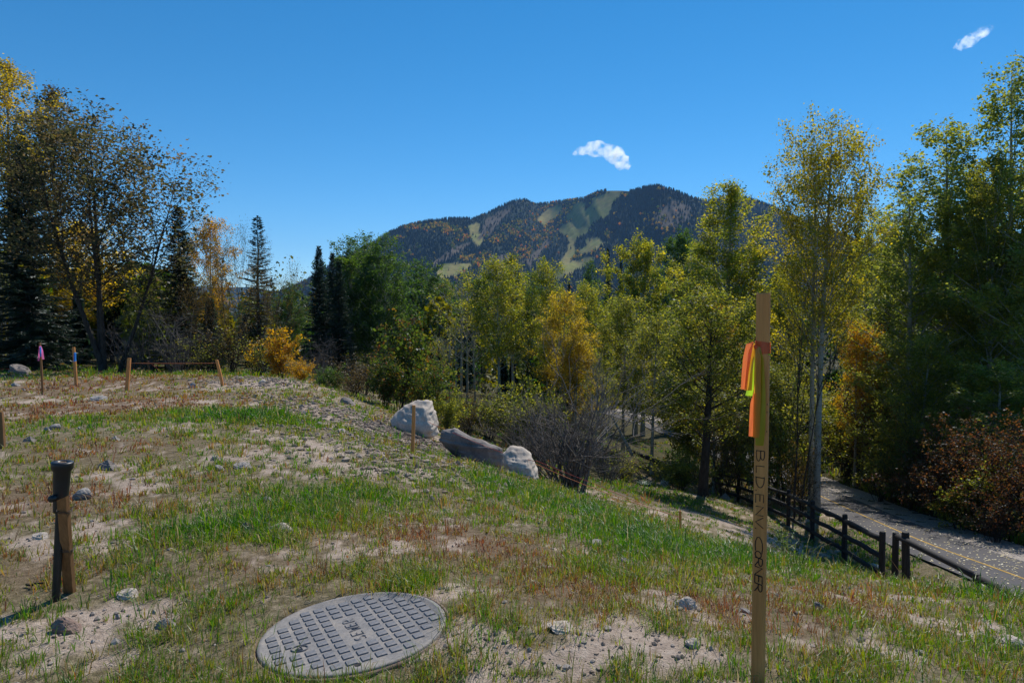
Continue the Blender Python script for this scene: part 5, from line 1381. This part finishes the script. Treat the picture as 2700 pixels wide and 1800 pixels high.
string_line([at(-60, 966, 20.5), at(110, 979, 20.5), at(270, 979, 20.5)], 'string_red', 'low red string along the foot of the big spruce', .005)
string_line([at(1412, 1222, 9.2), at(1560, 1285, 8.2), at(1790, 1362, 6.78)], 'string', 'orange string running from the white boulder down the slope', .0035)
string_line([at(1414, 1214, 9.3), at(1570, 1276, 8.6), at(1700, 1330, 7.6)], 'string_red', 'red string just above the orange one on the slope', .003)
string_line([at(1130, 1112, 11.5), at(1200, 1143, 10.05), at(1322, 1192, 9.6), at(1412, 1216, 9.05)], 'string_red', 'red string lying over the boulders', .004)

# ------------------------------------------------------------------ black standpipe and the stake wired to it
def lathe(ac, prof, k=20, M3=None, off=(0, 0, 0)):
    V, Q = [], []
    for i, (r, z) in enumerate(prof):
        for j in range(k): a = j * 2 * math.pi / k; V.append([r * math.cos(a), r * math.sin(a), z])
    n = len(prof); Q = [[i * k + j, i * k + (j + 1) % k, (i + 1) * k + (j + 1) % k, (i + 1) * k + j] for i in range(n - 1) for j in range(k)]
    V = np.array(V)
    if M3 is not None: V = V @ np.asarray(M3).T
    ac.add(V + np.array(off), Q)
def rot_xy(ax, ay):
    return np.array(Matrix.Rotation(ay, 3, 'Y') @ Matrix.Rotation(ax, 3, 'X'))
def standpipe():
    p = hit(147, 1582); z = gz(p[0], p[1]); dep = p[1]
    u = dep / 1800
    e = empty('standpipe', (p[0], p[1], z), 0, 'black plastic standpipe with flared top at the lower left', 'pipe')
    e.rotation_euler = (0, R(4.2), 0)
    Ht = (1582 - 1207) * u / math.cos(R(4))
    a = Acc(); lathe(a, [(.016, -.15), (.016, .10), (.0165, Ht * .55), (.016, Ht * .72)], 16); link('riser', a.mesh('riser', M['black_plastic'], True), e)
    rb = 20 * u; rf = 26 * u
    a = Acc(); lathe(a, [(.0, Ht * .64), (rb * .80, Ht * .64), (rb * .84, Ht * .66), (rb * .88, Ht * .74), (rb, Ht * .86), (rb * 1.02, Ht * .93), (rf, Ht * .955), (rf * 1.02, Ht * .99), (rf * .97, Ht), (rf * .45, Ht), (rf * .42, Ht - .02), (0, Ht - .02)], 24)
    s = link('sleeve', a.mesh('sleeve', M['black_plastic'], True), e)
    a = Acc(); lathe(a, [(rf * .38, Ht - .019), (rf * .36, Ht - .002), (rf * .24, Ht - .001), (rf * .22, Ht - .016), (0, Ht - .016)], 16); link('brass_fitting', a.mesh('fitting', M['rust_ring'], True), s)
    a = Acc(); lathe(a, [(0, -.02), (.013, -.018), (.0145, -.006), (.0145, .016), (.012, .02), (0, .02)], 14, rot_xy(math.pi / 2, 0), (-.006, -rb - .004, Ht * .755)); link('side_knob', a.mesh('knob', M['black_plastic'], True), e)
    q = hit(184, 1560); zq = gz(q[0], q[1])
    w = empty('wooden_stake', (q[0], q[1], zq), 0, 'short brown stake wired to the black standpipe', 'stake', 'survey stakes on the plot')
    tp = at(166, 1312, dep * .985); v = tp - np.array([q[0], q[1], zq])
    a = Acc(); V = []
    for f, s in ((-.2, 1), (0, 1.05), (.3, 1), (.7, .98), (1, .95)):
        c = v * f
        for sx, sy in ((-1, -1), (1, -1), (1, 1), (-1, 1)): V.append([c[0] + sx * 12.5 * u * s, c[1] + sy * .011, c[2] + (.008 * sx if f == 1 else 0)])
    Q = [[i * 4 + j, i * 4 + (j + 1) % 4, (i + 1) * 4 + (j + 1) % 4, (i + 1) * 4 + j] for i in range(4) for j in range(4)] + [[16, 17, 18, 19]]
    a.add(V, Q); link('shaft', a.mesh('wired_shaft', M['lath_old']), w)
    for f in (.86, .46):
        c = v * f; a = Acc()
        for dz in (0, .006):
            t = np.linspace(0, 2 * math.pi, 20); a.tube(np.stack([c[0] - .004 + np.cos(t) * 17.5 * u, c[1] + .012 + np.sin(t) * (.032), c[2] + dz + .004 * np.sin(2 * t)], 1), .0016, 5)
        link('wire_tie', a.mesh('wire_tie', M['wire'], True), w)
standpipe()

# ------------------------------------------------------------------ sewer lid
def sewer_lid():
    x, y = LID; h = .3
    zc = float(base_z(np.array([x]), np.array([y]))[0])
    zx = float((base_z(np.array([x + h]), np.array([y])) - base_z(np.array([x - h]), np.array([y])))[0]) / (2 * h)
    zy = float((base_z(np.array([x]), np.array([y + h])) - base_z(np.array([x]), np.array([y - h])))[0]) / (2 * h)
    nrm = Vector((-zx, -zy, 1)).normalized()
    e = empty('sewer_lid', (x, y, zc + .002), 0, 'round grey iron sewer lid set in the soil', 'manhole cover')
    e.rotation_euler = (Vector((0, 0, 1)).rotation_difference(nrm)).to_euler()
    rr = LID_R
    a = Acc(); lathe(a, [(0, .0), (rr * .5, .0), (rr - .02, .0), (rr - .017, .003), (rr - .004, .003), (rr, -.002), (rr, -.05)], 72); link('plate', a.mesh('lid_plate', M['iron'], True), e)
    a = Acc(); lathe(a, [(rr + .004, -.06), (rr + .004, -.006), (rr + .007, -.002), (rr + .013, -.003), (rr + .017, -.009), (rr + .02, -.06)], 72); link('frame_ring', a.mesh('lid_ring', M['rust_ring'], True), e)
    ang = R(28); st = .0525; hs = .0200
    bmx = Acc(); q = hs; b = .003; hh = .0045
    V = [[-q, -q, -.002], [q, -q, -.002], [q, q, -.002], [-q, q, -.002], [-q + b, -q + b, hh], [q - b, -q + b, hh], [q - b, q - b, hh], [-q + b, q - b, hh]]
    bmx.add(V, [[4, 5, 6, 7], [0, 1, 5, 4], [1, 2, 6, 5], [2, 3, 7, 6], [3, 0, 4, 7]])
    me = bmx.mesh('tread_block', M['iron_top'])
    c_, s_ = math.cos(ang), math.sin(ang)
    for i in range(-8, 9):
        for j in range(-8, 9):
            uu, vv = (i + .5) * st, (j + .5 * (0)) * st
            X, Y = uu * c_ - vv * s_, uu * s_ + vv * c_
            if math.hypot(X, Y) > rr - .042: continue
            if abs(uu) < .06 and abs(vv) < .14: continue
            if math.hypot(uu + .21, vv + .04) < .04: continue
            o = link('tread_block', me, e); o.location = (X, Y, 0); o.rotation_euler = (0, 0, ang)
    def word(txt, o, step, hgt, wid, dirn, r):
        d_ = np.array([math.cos(dirn), math.sin(dirn)]); n_ = np.array([-math.sin(dirn), math.cos(dirn)])
        for k, ch in enumerate(txt):
            tx = Acc()
            for s in GL[ch]:
                s = np.array(s); P2 = np.array(o) + np.outer(k * step + s[:, 0] * wid, d_) + np.outer((s[:, 1] - .5) * hgt, n_)
                tx.tube(np.column_stack([P2, np.full(len(P2), .0008)]), r, 5, True)
            link('letter', tx.mesh('lid_letter', M['iron_top']), e)
    dirn = ang + math.pi / 2
    d_ = np.array([math.cos(dirn), math.sin(dirn)])
    word('SEWER', -d_ * .105, .044, .042, .036, dirn, .0032)
    cc = np.array([c_ * -.21 - s_ * -.04, s_ * -.21 + c_ * -.04])
    tx = Acc(); t = np.linspace(0, 6.283, 24); tx.tube(np.column_stack([cc[0] + .03 * np.cos(t), cc[1] + .024 * np.sin(t), np.full(24, .0025)]), .0025, 5)
    link('emblem_ring', tx.mesh('emblem_ring', M['iron_top']), e); tx = Acc()
    tri = np.array([(-.013, -.009), (.013, -.009), (0, .014), (-.013, -.009)]); tx.tube(np.column_stack([cc + tri, np.full(4, .0025)]), .0022, 5)
    link('emblem', tx.mesh('emblem', M['iron_top']), e)
    a = Acc(); lathe(a, [(0, .0008), (.009, .0009), (.012, .0012)], 14, None, (.08, -.285, .0006)); o = link('pick_hole_shade', a.mesh('pick_hole_shade', M['ink']), e)  # flat black disc: the hole's inner shade is painted, nothing is cut
sewer_lid()
def round_lid():
    p = hit(1700, 1281); z = gz(p[0], p[1]); r = 20 / 1800 * p[1]
    e = empty('utility_lid', (p[0], p[1], z), 0, 'green round plastic lid on gravel in the lower glade', 'lid')
    a = Acc(); lathe(a, [(r * .96, -.1), (r * .96, .04), (r, .05), (r, .10), (r * .93, .125), (r * .7, .13), (r * .68, .118), (0, .118)], 28); link('cover', a.mesh('cover', M['green_plastic'], True), e)
    for k in range(12):
        t = k * 2 * math.pi / 12; a = Acc(); a.box((r * .83 * math.cos(t), r * .83 * math.sin(t), .13), (.16, .03, .03), rot_z(t)); link('rib', a.mesh('rib', M['green_plastic']), e)
round_lid()

# ------------------------------------------------------------------ log rail fence
def log(ac, a, b, r, seed=0, k=10, n=5, tap=1.0):
    rng = np.random.RandomState(seed); f = np.linspace(0, 1, n)[:, None]
    P = a + (b - a) * f + rng.normal(0, .012, (n, 3)) * np.sin(f * math.pi)
    ac.tube(P, r * np.linspace(1, tap, n) * (1 + rng.normal(0, .03, n)), k, True)
def fence(tops, label, hgt, rails, r=.062, ext=None, rail_r=.055):
    e = empty('log_fence', (tops[0][0], tops[0][1], tops[0][2] - hgt), 0, label, 'fence', 'dark log fences along the path')
    o = np.array(e.location)
    for k, t in enumerate(tops):
        a = Acc(); b = np.array([t[0], t[1], t[2] - hgt - .35]) - o; tt = np.array(t) - o
        P = np.array([b, b + (tt - b) * .5, tt - np.array([0, 0, .03]), tt]); a.tube(P, np.array([r * 1.05, r, r * .98, r * .8]), 12, True); link('post', a.mesh('post', M['fence_wood'], False), e)
    pts = list(tops) + ([ext] if ext is not None else [])
    for k in range(len(pts) - 1):
        for q, dz in enumerate(rails):
            a = Acc(); log(a, np.array(pts[k]) - o - np.array([0, 0, dz]), np.array(pts[k + 1]) - o - np.array([0, 0, dz]), rail_r, k * 7 + q)
            link('rail', a.mesh('rail', M['fence_wood'], True), e)
    return e
far_end = at(1880, 1240, 31.5)
fence([far_end] + FP, 'dark three rail log fence descending beside the path', 1.16, [.16, .52, .88])
second = at(2362, 1403, 13.35)
fence([second] + FP2[1:], 'lower dark log fence continuing to the right edge', 1.10, [.06 + .0], ext=at(3200, 1790, 8.4))
single = empty('fence_post', (FP2[0][0] + .12, FP2[0][1] - .1, FP2[0][2] - 1.1), 0, 'single leaning post next to the start of the lower fence', 'post')
a = Acc(); a.tube(np.array([[.03, 0, -.3], [.0, 0, .5], [-.02, 0, 1.08], [-.022, 0, 1.12]]), np.array([.078, .074, .07, .06]), 12, True); link('shaft', a.mesh('post_shaft', M['fence_wood']), single)
def lone_log(a, b, r, mat, label, name):
    a, b = np.array(a), np.array(b); ac = Acc(); log(ac, np.zeros(3), b - a, r, 3, 8, 7, .6)
    tag(link(name, ac.mesh(name, M[mat], True), None, a), label, 'log')
lone_log(at(1775, 1234, 28), at(1655, 1185, 31), .13, 'fence_wood', 'dark fallen log lying left of the white boulder in the trees', 'fallen_log')
lone_log(at(1668, 1200, 29.5), at(1612, 1095, 30.5), .08, 'aspen_bark', 'grey dead stem leaning up from the fallen log', 'dead_stem')
p0 = hit(70, 1546); p1 = hit(128, 1549)
lone_log(p0 + np.array([0, 0, .012]), p1 + np.array([0, 0, .014]), .006, 'dark_bark', 'dark stick on the soil left of the standpipe foot', 'stick')

# ------------------------------------------------------------------ tall weeds
def weed(px, py, hpx, seed, label, n=7, mat='weed'):
    p = hit(px, py); z = gz(p[0], p[1]); H = hpx / 1800 * p[1]; rng = np.random.RandomState(seed)
    e = empty('weed', (p[0], p[1], z), 0, label, 'plant', 'tall weeds')
    st = Acc(); LP = []; V, T = [], []
    Vq = []
    for s in range(n):
        az = rng.uniform(0, 6.283); P, _ = bend(np.array([.02 * math.cos(az), .02 * math.sin(az), -.02]), np.array([.22 * math.cos(az), .22 * math.sin(az), 1]), H * rng.uniform(.6, 1.02), 6, rng, .1, .05)
        st.tube(P, np.linspace(.004, .0015, 6), 5)
        for k in range(34):
            f = rng.uniform(.08, 1); q = f * 5; i = min(int(q), 4); b = P[i] + (P[i + 1] - P[i]) * (q - i)
            a2 = rng.uniform(0, 6.283); L = .055 * H / .4 * (1.25 - f * .8) * rng.uniform(.6, 1.2)
            d = unit(np.array([math.cos(a2), math.sin(a2), rng.uniform(.2, .9)])); sd = unit(np.cross(d, [0, 0, 1])) * L * .16
            Vq += [b, b + d * L * .5 + sd, b + d * L, b + d * L * .5 - sd]
    Vq = np.array(Vq); m = len(Vq) // 4
    link('stems', st.mesh('weed_stems', M['weed'], True, rnd=np.zeros(st.n)), e)
    link('foliage', np_mesh('weed_leaves', Vq, np.arange(4 * m).reshape(-1, 4), None, M[mat], False, None, np.repeat(rng.rand(m) * .8, 4)), e)
weed(2072, 1478, 120, 1, 'tall leafy weed right behind the lettered stake', 9)
weed(2105, 1500, 70, 2, 'shorter yellow flowered weed beside the tall one', 6)
weed(1795, 1440, 80, 3, 'thin weed left of the lettered stake on the green slope', 3)
weed(640, 1112, 34, 4, 'dark bluish leafy tuft in the middle of the left plot', 14)
weed(590, 1108, 24, 5, 'smaller bluish tuft left of the dark one', 10)
weed(40, 985, 26, 6, 'green weed at the foot of the dark boulder', 8)
weed(175, 980, 22, 7, 'green weed beside the blue flagged stake', 6)
weed(960, 1262, 24, 8, 'broad green weed clump above the bare soil below the bank', 9)
# ------------------------------------------------------------------ clouds
def cloud(px, py, dist, spine, width, dens, label, seed, nscale, cut):
    """a small cloud: vapour filling a curved puff, eaten to wisps at its edges"""
    c = at(px, py, dist)
    S = np.array([at(a, b, dist) - c for a, b in spine]); W = np.array(width, dtype=float) / 1800 * dist
    S = catmull(S, 6); W = np.interp(np.linspace(0, 1, len(S)), np.linspace(0, 1, len(W)), W)
    W = W * (.72 + .5 * vnoise(np.arange(len(W)) * 1.0, np.zeros(len(W)), 2.2, seed)); W[0] = W[-1] = 1.0
    ac = Acc(); ac.tube(S, W, 18, True, (0, 1, 0))
    me = ac.mesh('cloud', None, True)
    bm = bmesh.new(); bm.from_mesh(me)
    for v in bm.verts: v.co.z += 16 * (float(vnoise(v.co.x + 900, v.co.y + 900, 22, seed)) - .5)
    bmesh.ops.recalc_face_normals(bm, faces=bm.faces); bm.to_mesh(me); bm.free()
    o = link('cloud', me, None, c)
    m, t, out = new_mat('cloud_vapour')
    tc = N(t, 'TexCoord')
    n1 = noise(t, nscale, 8, 0.62, tc.outputs['Object'], 0.3)
    mp = N(t, 'MapRange'); t.links.new(n1, mp.inputs[0])
    mp.inputs[1].default_value, mp.inputs[2].default_value, mp.inputs[3].default_value, mp.inputs[4].default_value = cut, cut + .16, 0.0, dens
    v = N(t, 'VolumePrincipled'); v.inputs['Color'].default_value = (1, 1, 1, 1); v.inputs['Anisotropy'].default_value = 0.7
    t.links.new(mp.outputs[0], v.inputs['Density']); t.links.new(v.outputs[0], out.inputs['Volume'])
    o.data.materials.append(m)
    tag(o, label, 'cloud', 'small clouds in the blue sky')
cloud(1590, 415, 4000, [(1508, 408), (1530, 400), (1552, 394), (1578, 393), (1605, 400), (1628, 414), (1643, 430), (1664, 442)], [2, 12, 18, 19, 20, 23, 23, 6], .030, 'small white curved cloud above the mountain', 4, .022, .44)
cloud(2565, 100, 4000, [(2512, 128), (2530, 120), (2550, 110), (2572, 97), (2592, 86), (2620, 72)], [2, 15, 17, 17, 15, 4], .016, 'wispy white cloud high at the right', 9, .026, .46)

# ------------------------------------------------------------------ air
def haze():
    me = bpy.data.meshes.new('haze'); a = Acc(); a.box((0, 0, 0), (2, 2, 2)); me = a.mesh('haze')
    o = link('haze', me, None, (0, 0, 335)); o.scale = (6900, 6900, 365)
    m, t, out = new_mat('mountain_air')
    v = N(t, 'VolumePrincipled'); v.inputs['Color'].default_value = (0.32, 0.6, 1.0, 1); v.inputs['Density'].default_value = HAZE; v.inputs['Anisotropy'].default_value = 0.0
    t.links.new(v.outputs[0], out.inputs['Volume']); me.materials.append(m)
    tag(o, 'thin blue mountain air', 'haze', kind='stuff')
HAZE = 0.00006
haze()
